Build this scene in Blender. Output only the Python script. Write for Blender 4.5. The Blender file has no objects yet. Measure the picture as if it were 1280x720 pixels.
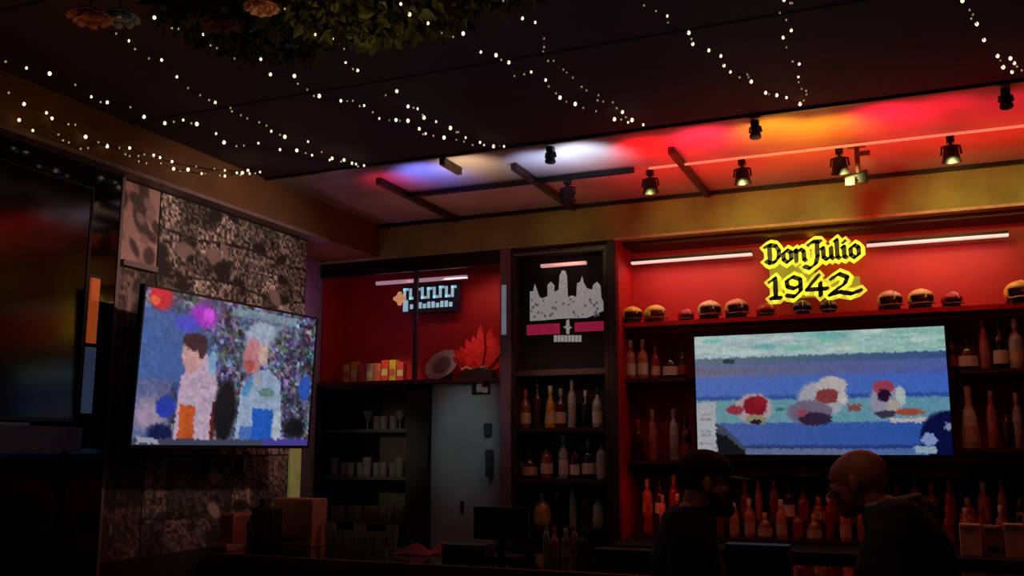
import bpy, bmesh, math, random
import numpy as np
from mathutils import Vector, Matrix, noise
random.seed(7)
SC = bpy.context.scene
COL = SC.collection

# ------------------------------------------------------------------ camera
FPX, PITCH, YAW = 1200.0, math.radians(9.46), math.radians(22.7)
CAM = Vector((0, 0, 1.7))
cd = bpy.data.cameras.new('camera'); cam = bpy.data.objects.new('camera', cd); COL.objects.link(cam)
cam.location = CAM; cam.rotation_euler = (math.pi/2 + PITCH, 0, YAW)
cd.sensor_width = 36; cd.lens = FPX*36/1280; cd.clip_start = 0.05
SC.camera = cam

# ------------------------------------------------------------------ view + world
SC.view_settings.view_transform = 'Standard'; SC.view_settings.look = 'None'
SC.view_settings.gamma = 1; SC.view_settings.exposure = 0.0
SC.view_settings.use_curve_mapping = False
w = bpy.data.worlds.new('night'); SC.world = w; w.use_nodes = True
w.node_tree.nodes['Background'].inputs[0].default_value = (0.02, 0.018, 0.025, 1)
w.node_tree.nodes['Background'].inputs[1].default_value = 0.1
SC.cycles.use_denoising = True

# ------------------------------------------------------------------ lights of the room
def lin(c):
    if isinstance(c, str):
        c = c.lstrip('#'); c = [int(c[i:i+2], 16)/255 for i in (0, 2, 4)]
    return tuple(x/12.92 if x <= 0.04045 else ((x+0.055)/1.055)**2.4 for x in c[:3])
def lamp(name, kind, loc, power, color, size=0.1, sy=None, aim=None, spot=None, blend=0.5):
    l = bpy.data.lights.new(name, kind); l.energy = power; l.color = lin(color)
    if kind == 'AREA':
        l.size = size
        if sy: l.shape = 'RECTANGLE'; l.size_y = sy
    else: l.shadow_soft_size = size
    if kind == 'SPOT': l.spot_size = math.radians(spot or 60); l.spot_blend = blend
    o = bpy.data.objects.new(name, l); COL.objects.link(o); o.location = loc
    if aim is not None:
        o.rotation_euler = (Vector(aim)-Vector(loc)).to_track_quat('-Z', 'Y').to_euler()
    return o
# coloured wash of the bar's stage lamps on the soffit over the bar
WASH = [(-3.02, 5.12, '#ff3060', 1.6), (-2.72, 5.05, '#7078ff', 6.5), (-2.42, 5.0, '#ffd8b0', 3.4),
        (-1.98, 5.1, '#b9c8ff', 3.6), (-1.72, 5.05, '#d4e4ff', 7.0),
        (-1.32, 5.1, '#ff0a12', 8.0), (-0.98, 5.05, '#ff2848', 7.0),
        (-0.62, 5.05, '#ff9a20', 5.5), (-0.34, 5.12, '#ff9010', 5.0),
        (-0.06, 5.05, '#ff1438', 7.0), (0.22, 5.05, '#e01030', 4.0), (0.6, 5.1, '#b01028', 4.0),
        (1.2, 5.1, '#b01028', 4.0)]
for x, y, c, p in WASH:
    lamp('wash_light', 'SPOT', (x, y-0.05, 3.1), p*2.4, c, 0.03, aim=(x, y+0.1, 3.4), spot=92, blend=1.0)
# red glow rising over the bar to the rear half of the soffit
lamp('bar_glow', 'AREA', (-0.3, 5.6, 3.0), 13.0, '#ff1c10', 2.6, 0.25, aim=(-0.3, 5.68, 3.4))
lamp('bar_glow_dim', 'AREA', (-2.7, 5.75, 2.95), .6, '#ff9070', 1.4, 0.25, aim=(-2.7, 5.85, 3.4))
lamp('men_fill', 'SPOT', (-.5, 3.0, 3.2), 5.0, '#ffc8a0', .08, aim=(-.45, 3.75, 1.5), spot=40, blend=.8)  # unseen spot added to brighten the two men
# warm light of the track heads on the beam
for x, p in ((-2.2, .12), (-1.4, .8), (-0.85, 1.6), (-0.28, 1.9), (0.26, 1.9), (0.9, 1.2)):
    lamp('track_beam', 'SPOT', (x, 5.45, 3.2), p*10.5, '#ecf890', 0.03, aim=(x+0.1, 6.3, 3.2), spot=62, blend=1.0)
# dim amber light over the left side, general dim room light
lamp('left_amber', 'SPOT', (-1.9, 4.1, 2.8), 3.0, '#ffb468', 0.08, aim=(-3.9, 4.0, 3.2), spot=70, blend=.9)
lamp('mural_fill', 'SPOT', (-1.5, 4.4, 3.0), 75.0, '#ffd6cc', 0.06, aim=(-3.85, 4.6, 2.45), spot=62, blend=.8)
lamp('room_fill', 'AREA', (-1.0, 2.0, 3.1), 1.2, '#ffb890', 2.0, 2.0, aim=(-1.5, 4.5, 1.0))
lamp('ceiling_bounce', 'AREA', (-0.8, 3.4, 2.0), 2.0, '#a070b0', 2.5, 1.6, aim=(-0.8, 3.5, 3.4))
lamp('greenery_fill', 'POINT', (-1.75, 2.75, 2.95), 0.9, '#ffe2a0', 0.08)  # point light added to brighten leaves and flowers
lamp('amber_ceiling', 'AREA', (-2.7, 2.5, 2.5), 0.9, '#ffa830', 1.0, 1.0, aim=(-3.0, 2.4, 3.4))
lamp('corner_violet', 'POINT', (-3.95, 6.0, 2.75), 1.3, '#e080b8', 0.05)

# ------------------------------------------------------------------ helpers
def at(x, y, Y=None, X=None, Z=None):
    """point of the plane Y, X or Z seen at pixel (x, y) of the 1280x720 photo"""
    F = Vector((-math.sin(YAW)*math.cos(PITCH), math.cos(YAW)*math.cos(PITCH), math.sin(PITCH)))
    R = Vector((math.cos(YAW), math.sin(YAW), 0)); U = R.cross(F)
    d = F + R*((x-640)/FPX) + U*((360-y)/FPX)
    k, v = (1, Y) if Y is not None else ((0, X) if X is not None else (2, Z))
    return CAM + d*((v-CAM[k])/d[k])

MATS = {}
def mat(name, color, rough=0.5, metal=0.0, emit=None, es=1.0, var=0.12, scale=14, bump=0.0, trans=0.0, coat=0.0, alpha=1.0, sample=True):
    if name in MATS: return MATS[name]
    m = bpy.data.materials.new(name); m.use_nodes = True; nt = m.node_tree
    b = nt.nodes['Principled BSDF']
    c = lin(color)
    tc = nt.nodes.new('ShaderNodeTexCoord'); n = nt.nodes.new('ShaderNodeTexNoise')
    n.inputs['Scale'].default_value = scale; n.inputs['Detail'].default_value = 4
    nt.links.new(tc.outputs['Object'], n.inputs['Vector'])
    r = nt.nodes.new('ShaderNodeValToRGB')
    r.color_ramp.elements[0].color = tuple(max(0, x*(1-var*1.6)) for x in c)+(1,)
    r.color_ramp.elements[1].color = tuple(min(1, x*(1+var*1.6)) for x in c)+(1,)
    r.color_ramp.elements[0].position = .3; r.color_ramp.elements[1].position = .7
    nt.links.new(n.outputs['Fac'], r.inputs['Fac']); nt.links.new(r.outputs['Color'], b.inputs['Base Color'])
    b.inputs['Roughness'].default_value = rough; b.inputs['Metallic'].default_value = metal
    b.inputs['Transmission Weight'].default_value = trans
    b.inputs['Coat Weight'].default_value = coat; b.inputs['Alpha'].default_value = alpha
    if emit is not None:
        b.inputs['Emission Color'].default_value = lin(emit)+(1,); b.inputs['Emission Strength'].default_value = es
        if not sample: m.cycles.emission_sampling = 'NONE'
    if bump:
        bn = nt.nodes.new('ShaderNodeBump'); bn.inputs['Strength'].default_value = bump; bn.inputs['Distance'].default_value = .01
        nt.links.new(n.outputs['Fac'], bn.inputs['Height']); nt.links.new(bn.outputs['Normal'], b.inputs['Normal'])
    MATS[name] = m; return m

def raster_mat(name, emit, rough=0.3):
    m = bpy.data.materials.new(name); m.use_nodes = True; nt = m.node_tree; b = nt.nodes['Principled BSDF']
    a = nt.nodes.new('ShaderNodeVertexColor'); a.layer_name = 'Col'
    if emit:
        b.inputs['Base Color'].default_value = (.01, .01, .01, 1)
        nt.links.new(a.outputs['Color'], b.inputs['Emission Color']); b.inputs['Emission Strength'].default_value = emit
    else: nt.links.new(a.outputs['Color'], b.inputs['Base Color'])
    b.inputs['Roughness'].default_value = rough
    return m

class MB:
    def __init__(s): s.b = bmesh.new()
    def box(s, a, c, rot=None, pivot=None):
        a = Vector(a); c = Vector(c); m = (a+c)/2; d = c-a
        M = Matrix.Translation(m) @ Matrix.Diagonal((abs(d.x), abs(d.y), abs(d.z), 1))
        if rot is not None:
            p = Vector(pivot) if pivot is not None else m
            M = Matrix.Translation(p) @ rot @ Matrix.Translation(-p) @ M
        bmesh.ops.create_cube(s.b, size=1, matrix=M); return s
    def cyl(s, p0, p1, r0, r1=None, n=16, caps=True):
        p0 = Vector(p0); p1 = Vector(p1); r1 = r0 if r1 is None else r1; d = p1-p0
        q = d.to_track_quat('Z', 'Y').to_matrix().to_4x4()
        bmesh.ops.create_cone(s.b, cap_ends=caps, cap_tris=False, segments=n, radius1=r0, radius2=r1, depth=d.length,
                              matrix=Matrix.Translation((p0+p1)/2) @ q); return s
    def ell(s, c, r, n=16, rot=None):
        M = Matrix.Translation(c) @ (rot or Matrix.Identity(4)) @ Matrix.Diagonal((r[0], r[1], r[2], 1))
        bmesh.ops.create_uvsphere(s.b, u_segments=n, v_segments=max(6, n//2+2), radius=1, matrix=M); return s
    def lathe(s, prof, c=(0, 0, 0), n=14):
        c = Vector(c); rings = []
        for r, z in prof:
            rings.append([s.b.verts.new(c+Vector((r*math.cos(2*math.pi*i/n), r*math.sin(2*math.pi*i/n), z))) for i in range(n)])
        for A, B in zip(rings, rings[1:]):
            for i in range(n): s.b.faces.new((A[i], A[(i+1) % n], B[(i+1) % n], B[i]))
        s.b.faces.new(list(reversed(rings[0]))); s.b.faces.new(rings[-1]); return s
    def tube(s, pts, r, n=6):
        pts = [Vector(p) for p in pts]; prev = None
        for i, p in enumerate(pts):
            d = (pts[min(i+1, len(pts)-1)]-pts[max(i-1, 0)]).normalized()
            u = d.cross(Vector((0.13, 0.2, 1))).normalized(); v = d.cross(u)
            rr = r[i] if isinstance(r, (list, tuple)) else r
            ring = [s.b.verts.new(p+(u*math.cos(2*math.pi*k/n)+v*math.sin(2*math.pi*k/n))*rr) for k in range(n)]
            if prev:
                for k in range(n): s.b.faces.new((prev[k], prev[(k+1) % n], ring[(k+1) % n], ring[k]))
            else: s.b.faces.new(list(reversed(ring)))
            prev = ring
        s.b.faces.new(prev); return s
    def prism(s, poly, ax, a0, a1):
        """polygon (list of 2D) extruded along axis ax (0:x 1:y 2:z)"""
        def P(u, v, w): return Vector((w, u, v)) if ax == 0 else (Vector((u, w, v)) if ax == 1 else Vector((u, v, w)))
        A = [s.b.verts.new(P(u, v, a0)) for u, v in poly]; B = [s.b.verts.new(P(u, v, a1)) for u, v in poly]
        n = len(poly)
        s.b.faces.new(A); s.b.faces.new(list(reversed(B)))
        for i in range(n): s.b.faces.new((A[i], B[i], B[(i+1) % n], A[(i+1) % n]))
        return s
    def quad(s, *p): s.b.faces.new([s.b.verts.new(Vector(q)) for q in p]); return s
    def build(s, name, m, parent=None, world=False, smooth=False, bevel=0, kind=None):
        if parent is not None and world:
            M = Matrix.Identity(4); q = parent
            while q is not None: M = q.matrix_basis @ M; q = q.parent
            s.b.transform(M.inverted())
        loc = None
        if parent is None:
            xs = [v.co for v in s.b.verts]
            loc = Vector(((min(v.x for v in xs)+max(v.x for v in xs))/2, (min(v.y for v in xs)+max(v.y for v in xs))/2, min(v.z for v in xs)))
            for v in s.b.verts: v.co -= loc
        bmesh.ops.recalc_face_normals(s.b, faces=s.b.faces)
        me = bpy.data.meshes.new(name); s.b.to_mesh(me); s.b.free()
        me.materials.append(m)
        if smooth:
            for p in me.polygons: p.use_smooth = True
            if hasattr(me, 'set_sharp_from_angle'): me.set_sharp_from_angle(angle=math.radians(45))
        o = bpy.data.objects.new(name, me); COL.objects.link(o)
        if loc is not None: o.location = loc
        if parent is not None: o.parent = parent
        if bevel:
            bv = o.modifiers.new('bevel', 'BEVEL'); bv.width = bevel; bv.segments = 2; bv.limit_method = 'ANGLE'
        if kind: o['kind'] = kind
        return o
def B(a, c, name, m, parent=None, world=True, bevel=0, kind=None):
    return MB().box(a, c).build(name, m, parent, world, bevel=bevel, kind=kind)
def thing(name, label, cat, loc=(0, 0, 0), rz=0, group=None):
    o = bpy.data.objects.new(name, None); COL.objects.link(o); o.location = loc; o.rotation_euler = (0, 0, rz)
    o.empty_display_size = .05; o['label'] = label; o['category'] = cat
    if group: o['group'] = group
    return o
def tag(o, label, cat, group=None):
    o['label'] = label; o['category'] = cat
    if group: o['group'] = group
    return o
def dup(root, loc, rz, label, group=None, scale=None):
    r = root.copy(); COL.objects.link(r); r.location = loc; r.rotation_euler = (0, 0, rz); r['label'] = label
    if group: r['group'] = group
    if scale: r.scale = (scale,)*3
    for ch in list(root.children):
        c = ch.copy(); COL.objects.link(c); c.parent = r
        for g in list(ch.children):
            d = g.copy(); COL.objects.link(d); d.parent = c
    return r
ORD = ['first', 'second', 'third', 'fourth', 'fifth', 'sixth', 'seventh', 'eighth', 'ninth', 'tenth', 'eleventh', 'twelfth',
       'thirteenth', 'fourteenth', 'fifteenth', 'sixteenth', 'seventeenth', 'eighteenth', 'nineteenth', 'twentieth',
       '21st', '22nd', '23rd', '24th', '25th', '26th', '27th', '28th', '29th', '30th']

def raster(name, res, P00, P10, P01, paint, m, parent=None, jit=0):
    """flat printed or lit picture: a grid of coloured points; P00 top left, P10 top right, P01 bottom left"""
    nx, ny = res
    img = np.zeros((ny, nx, 3)); V, U = np.meshgrid((np.arange(ny)+.5)/ny, (np.arange(nx)+.5)/nx, indexing='ij')
    if jit:
        rj = np.random.RandomState(1); bj = blocks(rj, U, V, nx//2, ny//2, '#000000', '#ffffff', 1)
        U = U+(bj[..., 0]-.5)*jit; V = V+(bj[..., 1]-.5)*jit*1.6
    img = paint(U, V, img)
    img = np.clip(img, 0, 1); L = np.where(img <= .04045, img/12.92, ((img+.055)/1.055)**2.4)
    P00 = Vector(P00); du = Vector(P10)-P00; dv = Vector(P01)-P00
    M = Matrix.Identity(4); q = parent
    while q is not None: M = q.matrix_basis @ M; q = q.parent
    Mi = M.inverted()
    verts = [Mi @ (P00+du*(i/(nx-1))+dv*(j/(ny-1))) for j in range(ny) for i in range(nx)]
    faces = [(j*nx+i, (j+1)*nx+i, (j+1)*nx+i+1, j*nx+i+1) for j in range(ny-1) for i in range(nx-1)]
    loc = Vector((0, 0, 0))
    if parent is None: loc = P00+dv+du/2; verts = [v-loc for v in verts]
    me = bpy.data.meshes.new(name); me.from_pydata(verts, [], faces); me.materials.append(m)
    ca = me.color_attributes.new('Col', 'FLOAT_COLOR', 'POINT')
    ca.data.foreach_set('color', np.concatenate([L.reshape(-1, 3), np.ones((nx*ny, 1))], 1).ravel())
    o = bpy.data.objects.new(name, me); COL.objects.link(o); o.location = loc
    if parent is not None: o.parent = parent
    return o
def hexc(c): c = c.lstrip('#'); return np.array([int(c[i:i+2], 16)/255 for i in (0, 2, 4)])
def pel(img, U, V, cx, cy, rx, ry, c, rot=0, soft=.15):
    a = math.radians(rot); x = (U-cx)*math.cos(a)+(V-cy)*math.sin(a); y = -(U-cx)*math.sin(a)+(V-cy)*math.cos(a)
    d = np.sqrt((x/rx)**2+(y/ry)**2); k = np.clip((1-d)/soft+.5, 0, 1)[..., None]
    return img*(1-k)+hexc(c)*k
def prc(img, U, V, x0, y0, x1, y1, c, k=1.0):
    s = ((U >= x0) & (U <= x1) & (V >= y0) & (V <= y1))[..., None]*k
    return img*(1-s)+hexc(c)*s
def ppoly(img, U, V, pts, c):
    ins = np.zeros(U.shape, bool); n = len(pts)
    for i in range(n):
        (x0, y0), (x1, y1) = pts[i], pts[(i+1) % n]
        cond = ((y0 > V) != (y1 > V)) & (U < (x1-x0)*(V-y0)/((y1-y0) or 1e-9)+x0); ins ^= cond
    return np.where(ins[..., None], hexc(c), img)
def blocks(rs, U, V, nx, ny, lo, hi, chroma=.1):
    g = rs.rand(ny+1, nx+1, 1)*(1-chroma)+rs.rand(ny+1, nx+1, 3)*chroma
    t = g[np.clip((V*ny).astype(int), 0, ny), np.clip((U*nx).astype(int), 0, nx)]
    return hexc(lo)*(1-t)+hexc(hi)*t

# ------------------------------------------------------------------ materials
m_black = mat('black_lacquer', '#0c0b0c', .35)
m_blackgloss = mat('black_gloss', '#050505', .08, coat=.5)
m_blackmatt = mat('black_matt', '#0a0909', .7)
m_ceil = mat('dark_ceiling_board', '#42323c', .8, var=.1, scale=3)
m_seam = mat('ceiling_seam', '#120c0e', .8)
m_soffit = mat('pale_soffit_panel', '#b0a8a4', .45, var=.05, scale=4)
m_plaster = mat('ochre_plaster', '#8c9858', .75, var=.14, scale=5, bump=.3)
m_brownplaster = mat('brown_plaster', '#74502c', .8, var=.1, scale=5, bump=.2)
m_red = mat('red_panel', '#a80a10', .6, var=.06, scale=3)
m_darkwood = mat('dark_stained_wood', '#2a1a14', .5, var=.2, scale=10)
m_redwood = mat('reddish_wood', '#5a2a1c', .5, var=.2)
m_floor = mat('dark_floor_tile', '#2a2422', .5, var=.2)
m_wall = mat('charcoal_wall', '#26201f', .8)
m_violet = mat('mauve_wall', '#8a828c', .7)
m_steel = mat('brushed_steel', '#8a8c90', .35, metal=.9, var=.05)
m_darkmetal = mat('dark_metal', '#1c1a1a', .45, metal=.6)
m_grey = mat('grey_door_paint', '#8f9a9c', .5, var=.05, scale=3)
m_white = mat('white_plastic', '#d8d4cc', .5)
m_led = mat('led_diffuser', '#ffe0dc', .5, emit='#f0c4c4', es=.8)
m_leddim = mat('led_diffuser_dim', '#d0b0c0', .5, emit='#c8a0b8', es=.45)
m_bulb = mat('warm_bulb', '#fff0d0', .5, emit='#ffe6bc', es=1.7, sample=False)
m_bulbd = mat('faint_bulb', '#fff0d0', .5, emit='#d8bc8c', es=.5, sample=False)
m_wire = mat('string_wire', '#1c1812', .6)
m_trim = mat('mauve_trim', '#8a7470', .5)
m_olive = mat('olive_cabinet_back', '#5c584c', .7)
m_glassware = mat('clear_glassware', '#8e908a', .15, var=.03, alpha=.5)
m_cream = mat('cream_card', '#c8b89a', .7)

# ------------------------------------------------------------------ structure
B((-4.5, -1.5, -.1), (3.5, 7.0, 0), 'floor', m_floor, kind='structure')
ZC = 3.4
B((-4.5, -1.5, ZC), (3.5, 4.88, ZC+.1), 'ceiling', m_ceil, kind='structure')
B((-4.5, 4.88, ZC), (3.5, 6.8, ZC+.1), 'ceiling', m_soffit, kind='structure')
B((-3.75, 4.86, ZC-.012), (3.5, 4.885, ZC), 'trim_1', m_black, kind='structure')
for i, Y in enumerate((1.3, 2.5, 3.72)):
    B((-3.75, Y-.006, ZC-.004), (3.5, Y+.006, ZC), 'trim_%d' % (i+2), m_seam, kind='structure')
B((-4.5, 6.7, 0), (3.5, 6.85, ZC), 'wall_back', m_blackmatt, kind='structure')
B((3.5, -1.5, 0), (3.65, 6.85, ZC), 'wall_right', m_wall, kind='structure')
B((-4.5, -1.65, 0), (3.65, -1.5, ZC), 'wall_front', m_wall, kind='structure')
# left wall: mural wall ends at Y 5.6, then a recess
B((-4.0, 3.78, 0), (-3.85, 5.5, 3.14), 'wall_left', m_wall, kind='structure')
B((-4.5, 5.5, 0), (-4.28, 6.7, ZC), 'wall_left_recess', m_violet, kind='structure')
B((-4.5, 5.42, 0), (-4.0, 5.5, 3.14), 'wall_left_return', m_violet, kind='structure')
# black glossy surround and dark opening near the camera
B((-4.0, 3.55, 0), (-3.83, 3.775, 3.14), 'door_frame_left', m_blackgloss, kind='structure')
B((-4.0, -1.5, 0), (-3.86, 3.55, 3.14), 'wall_left_black', m_blackgloss, kind='structure')
B((-3.86, -1.5, 3.03), (-3.83, 3.55, 3.14), 'trim_7', m_blackgloss, kind='structure')
B((-3.84, -1.5, 3.128), (-3.735, 5.6, 3.15), 'trim_8', m_trim, kind='structure')
B((-3.85, 3.772, 0), (-3.825, 3.79, 3.128), 'trim_9', m_trim, kind='structure')
# beams
B((-4.28, -1.5, 3.15), (-3.75, 6.3, ZC), 'beam_left', m_brownplaster, kind='structure')
B((-4.28, 6.3, 3.13), (3.5, 6.42, ZC), 'beam_back', m_plaster, kind='structure')
B((-1.86, 6.285, 3.122), (3.5, 6.3, 3.14), 'trim_10', mat('painted_edge_light', '#c8a890', .5), kind='structure')  # pale strip: light on the beam's lower edge put into colour
B((-3.75, 6.27, 3.375), (3.5, 6.3, ZC), 'trim_11', m_black, kind='structure')  # black strip drawn for the shadow gap above the beam
# red niche
XN0, XN1 = -1.84, 3.2
B((XN0, 6.68, 1.6), (XN1, 6.7, 3.13), 'wall_niche_back', m_red, kind='structure')
B((XN0, 6.42, 3.10), (XN1, 6.68, 3.13), 'wall_niche_top', mat('shaded_red_top', '#3a0808', .6), kind='structure')  # niche top darkened in colour for the shade above the light bars
B((XN0-.06, 6.3, 0), (XN0, 6.7, 3.13), 'wall_niche_side', m_red, kind='structure')
B((XN0-.075, 6.29, 0), (XN0-.02, 6.3, 3.13), 'trim_12', m_darkwood, kind='structure')

# ------------------------------------------------------------------ soffit: purlins and battens
for i, (x, y0, y1) in enumerate(((-3.07, 5.13, 6.27), (-2.15, 5.16, 6.27), (-1.2, 5.22, 6.27), (-2.5, 4.9, 5.14))):
    o = B((x-.018, y0, 3.355), (x+.018, y1, 3.395), 'soffit_batten', m_darkwood, bevel=.003)
    tag(o, ['dark wooden batten on the soffit beside the left corner', 'long dark wooden batten crossing the pale blue-lit soffit',
            'thin dark batten crossing the red-lit soffit', 'short black batten at the front edge of the soffit by the violet glow'][i], 'batten', 'battens across the soffit')
o = B((-3.1, 5.5, 3.36), (-1.5, 5.53, 3.39), 'lighting_rail', m_darkmetal); tag(o, 'dark rail running along the left part of the soffit over the bar', 'rail')
o = B((-1.4, 5.49, 3.362), (2.2, 5.50, 3.375), 'lighting_rail', mat('rail_painted_sheen', '#e8b090', .35, emit='#e0a078', es=.55)); tag(o, 'thin pale rail with painted sheen and track spotlights along the red-lit soffit', 'rail')  # glow put into the rail for the light it catches

def track_spot(x, y, label, big=1.0, tilt=0.3):
    t = thing('track_spotlight', label, 'spotlight', (x, y, 3.36), 0, 'black spotlights over the bar')
    MB().box((-.02, -.02, -.03), (.02, .02, 0)).cyl((0, 0, -.03), (0, 0, -.05*big), .008).build('mount', m_darkmetal, t)
    MB().tube([(-.05*big, 0, -.10*big), (-.045*big, 0, -.055*big), (0, 0, -.045*big), (.045*big, 0, -.055*big), (.05*big, 0, -.10*big)], .006).build('yoke', m_darkmetal, t)
    d = Vector((0, math.sin(tilt), -math.cos(tilt)))
    c = Vector((0, 0, -.1*big))
    MB().cyl(c-d*.05*big, c+d*.03*big, .036*big, .045*big, 20).cyl(c+d*.03*big, c+d*.045*big, .05*big, .05*big, 20).build('head', m_blackmatt, t, smooth=True)
    MB().cyl(c+d*.045*big, c+d*.047*big, .04*big, .04*big, 20).build('lens', mat('lens_dark', '#403830', .1), t)
    return t
for x, l in ((-1.93, 'black track spotlight beneath the pale blue-lit soffit'), (-1.4, 'black track spotlight beneath the left end of the pale rail'),
             (-.85, 'black track spotlight between the thin batten and the orange glow'), (-.31, 'black track spotlight beside the bracket on the orange-lit soffit'), (.26, 'black track spotlight on the right part of the pale rail')):
    track_spot(x, 5.515, l)
for x, l in ((-1.84, 'small black spotlight at the front edge of the white-lit soffit'), (-.69, 'small black spotlight at the front edge before the orange glow'), (.49, 'small black spotlight at the front edge of the soffit, far right')):
    t = track_spot(x, 4.97, l, .62, -.2); t.location.z = 3.4
t = thing('ceiling_bracket', 'brown metal bracket with drop pole hanging on the orange-lit soffit', 'bracket', (-.22, 5.6, 3.4))
MB().box((-.05, -.03, -.012), (.05, .03, 0)).build('plate', m_redwood, t)
MB().cyl((0, 0, -.012), (0, 0, -.2), .014).build('pole', m_redwood, t)
MB().box((-.01, -.02, -.07), (.07, .0, -.045)).build('arm', m_redwood, t)
MB().cyl((-.06, 0, -.19), (.05, 0, -.17), .02).box((-.07, -.03, -.24), (-.02, .02, -.19)).box((.0, -.03, -.23), (.05, .02, -.18)).build('clamp', m_darkmetal, t)

# ------------------------------------------------------------------ string lights
STR = [
 (('warm string of small lights along the left beam, lowest of the strands', [(11,116),(30,130),(58,141),(73,168),(86,178),(110,185),(123,178),(149,185),(162,195),(173,195),(183,204),(192,196),(217,211),(235,212),(252,217),(268,211),(281,220),(296,216),(303,216),(312,217),(325,215)]), 0),
 (('warm string of small lights above the dark screen, second from the bottom', [(24,150),(41,163),(65,148),(94,156),(107,171),(134,183),(162,185),(192,194),(200,197),(215,202),(245,208),(281,213),(310,213),(325,215)]), 0),
 (('string of lights from the left edge of the photo, above the two lowest strands', [(7,77),(33,85),(62,92),(94,106),(114,121),(134,128),(163,134),(180,146),(206,154),(229,150),(246,155),(270,167),(280,178),(305,182),(323,179),(350,187),(371,188),(390,194),(412,200),(440,204),(455,207)]), 1),
 (('string of lights from the pale flowers down to the soffit corner', [(100,18),(112,27),(145,42),(161,51),(186,73),(202,75),(221,96),(235,110),(250,119),(269,128),(288,135),(301,144),(309,148),(333,157),(339,164),(356,171),(385,177),(402,190),(415,198),(430,200),(445,205),(455,207)]), 1),
 (('string of lights under the pink flower running to the violet soffit', [(193,22),(223,36),(254,43),(271,60),(293,73),(326,74),(338,93),(368,95),(384,112),(399,120),(426,126),(441,126),(455,132),(474,148),(495,150),(510,151),(524,161),(532,167),(555,172),(580,177),(605,181),(630,183)]), 0),
 (('string of lights out of the greenery, meeting the one beside the violet soffit', [(356,11),(394,43),(415,48),(430,61),(432,78),(447,88),(482,119),(496,114),(510,133),(522,136),(530,147),(545,152),(563,160),(573,165),(582,172),(600,178),(617,183),(630,183)]), 0),
 (('string of lights from the right end of the greenery to the white-lit soffit', [(501,5),(512,18),(535,29),(552,41),(579,42),(601,65),(620,69),(636,78),(643,95),(664,90),(682,100),(686,108),(700,122),(719,130),(729,135),(745,139),(768,149),(785,153),(804,156)]), 0),
 (('straight string of lights ending between the white and red soffit glow', [(629,1),(653,23),(669,28),(680,48),(679,64),(692,76),(704,87),(716,97),(733,113),(748,119),(754,127),(766,128),(778,140),(790,150),(804,156)]), 1),
 (('string of lights slanting down to the orange soffit glow', [(805,7),(834,20),(835,28),(861,41),(866,55),(886,63),(901,70),(905,82),(913,90),(934,93),(939,102),(957,116),(971,119),(983,122),(1000,130)]), 0),
 (('nearly upright string of lights above the orange soffit glow', [(980,0),(990,4),(975,16),(989,38),(979,47),(983,59),(999,80),(998,96),(1002,111),(1008,118),(1000,130)]), 0),
 (('string of lights at the top right corner of the photo', [(1203,1),(1216,18),(1221,30),(1230,50),(1247,70),(1254,84),(1263,73),(1268,79),(1265,90),(1277,88)]), 1),
]
bulb_me = None
for (lab, pts), k in STR:
    n = len(pts); wp = []
    for i, (x, y) in enumerate(pts):
        s = i/(n-1)
        if y > 175 and x < 330: p = at(x, y, X=-3.72) if x < 200 else at(x, y, Z=3.34)
        else: p = at(x, y, Z=3.24+.13*s)
        if x < 460 and p.x < -3.7: p = at(x, y, X=-3.72)
        wp.append(p)
    o0 = wp[-1]
    t = thing('string_lights', lab, 'string lights', o0, 0, 'warm string lights under the ceiling')
    wire = []
    for a, b in zip(wp, wp[1:]):
        wire += [a, (a+b)/2-Vector((0, 0, .006))]
    wire.append(wp[-1])
    MB().tube([p-o0 for p in wire], .0022, 4).build('wire', m_wire, t)
    rr = random.Random(len(lab))
    for i, p in enumerate(wp):
        for q in range(2 if i < n-1 else 1):
            pos = p if q == 0 else p.lerp(wp[min(i+1, n-1)], rr.uniform(.35, .65))+Vector((rr.uniform(-.015, .015), rr.uniform(-.015, .015), rr.uniform(-.015, .005)))
            if q == 1 and rr.random() < .6: continue
            bright = (q == 0 and rr.random() < .72)
            if bulb_me is None:
                bulb_me = {}
                for nm, mm in (('b', m_bulb), ('f', m_bulbd)):
                    u = MB(); u.ell((0, 0, 0), (1, 1, 1.2), 8); me = bpy.data.meshes.new('bulb'); u.b.to_mesh(me); u.b.free(); me.materials.append(mm)
                    for pl in me.polygons: pl.use_smooth = True
                    bulb_me[nm] = me
            o = bpy.data.objects.new('bulb', bulb_me['b' if bright else 'f']); COL.objects.link(o); o.parent = t
            o.location = pos-o0
            s = (.0048+.0034*rr.random()) if bright else .0042
            s *= max(.8, min(1.15, (pos-CAM).length/4.5)); o.scale = (s, s, s)

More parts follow.
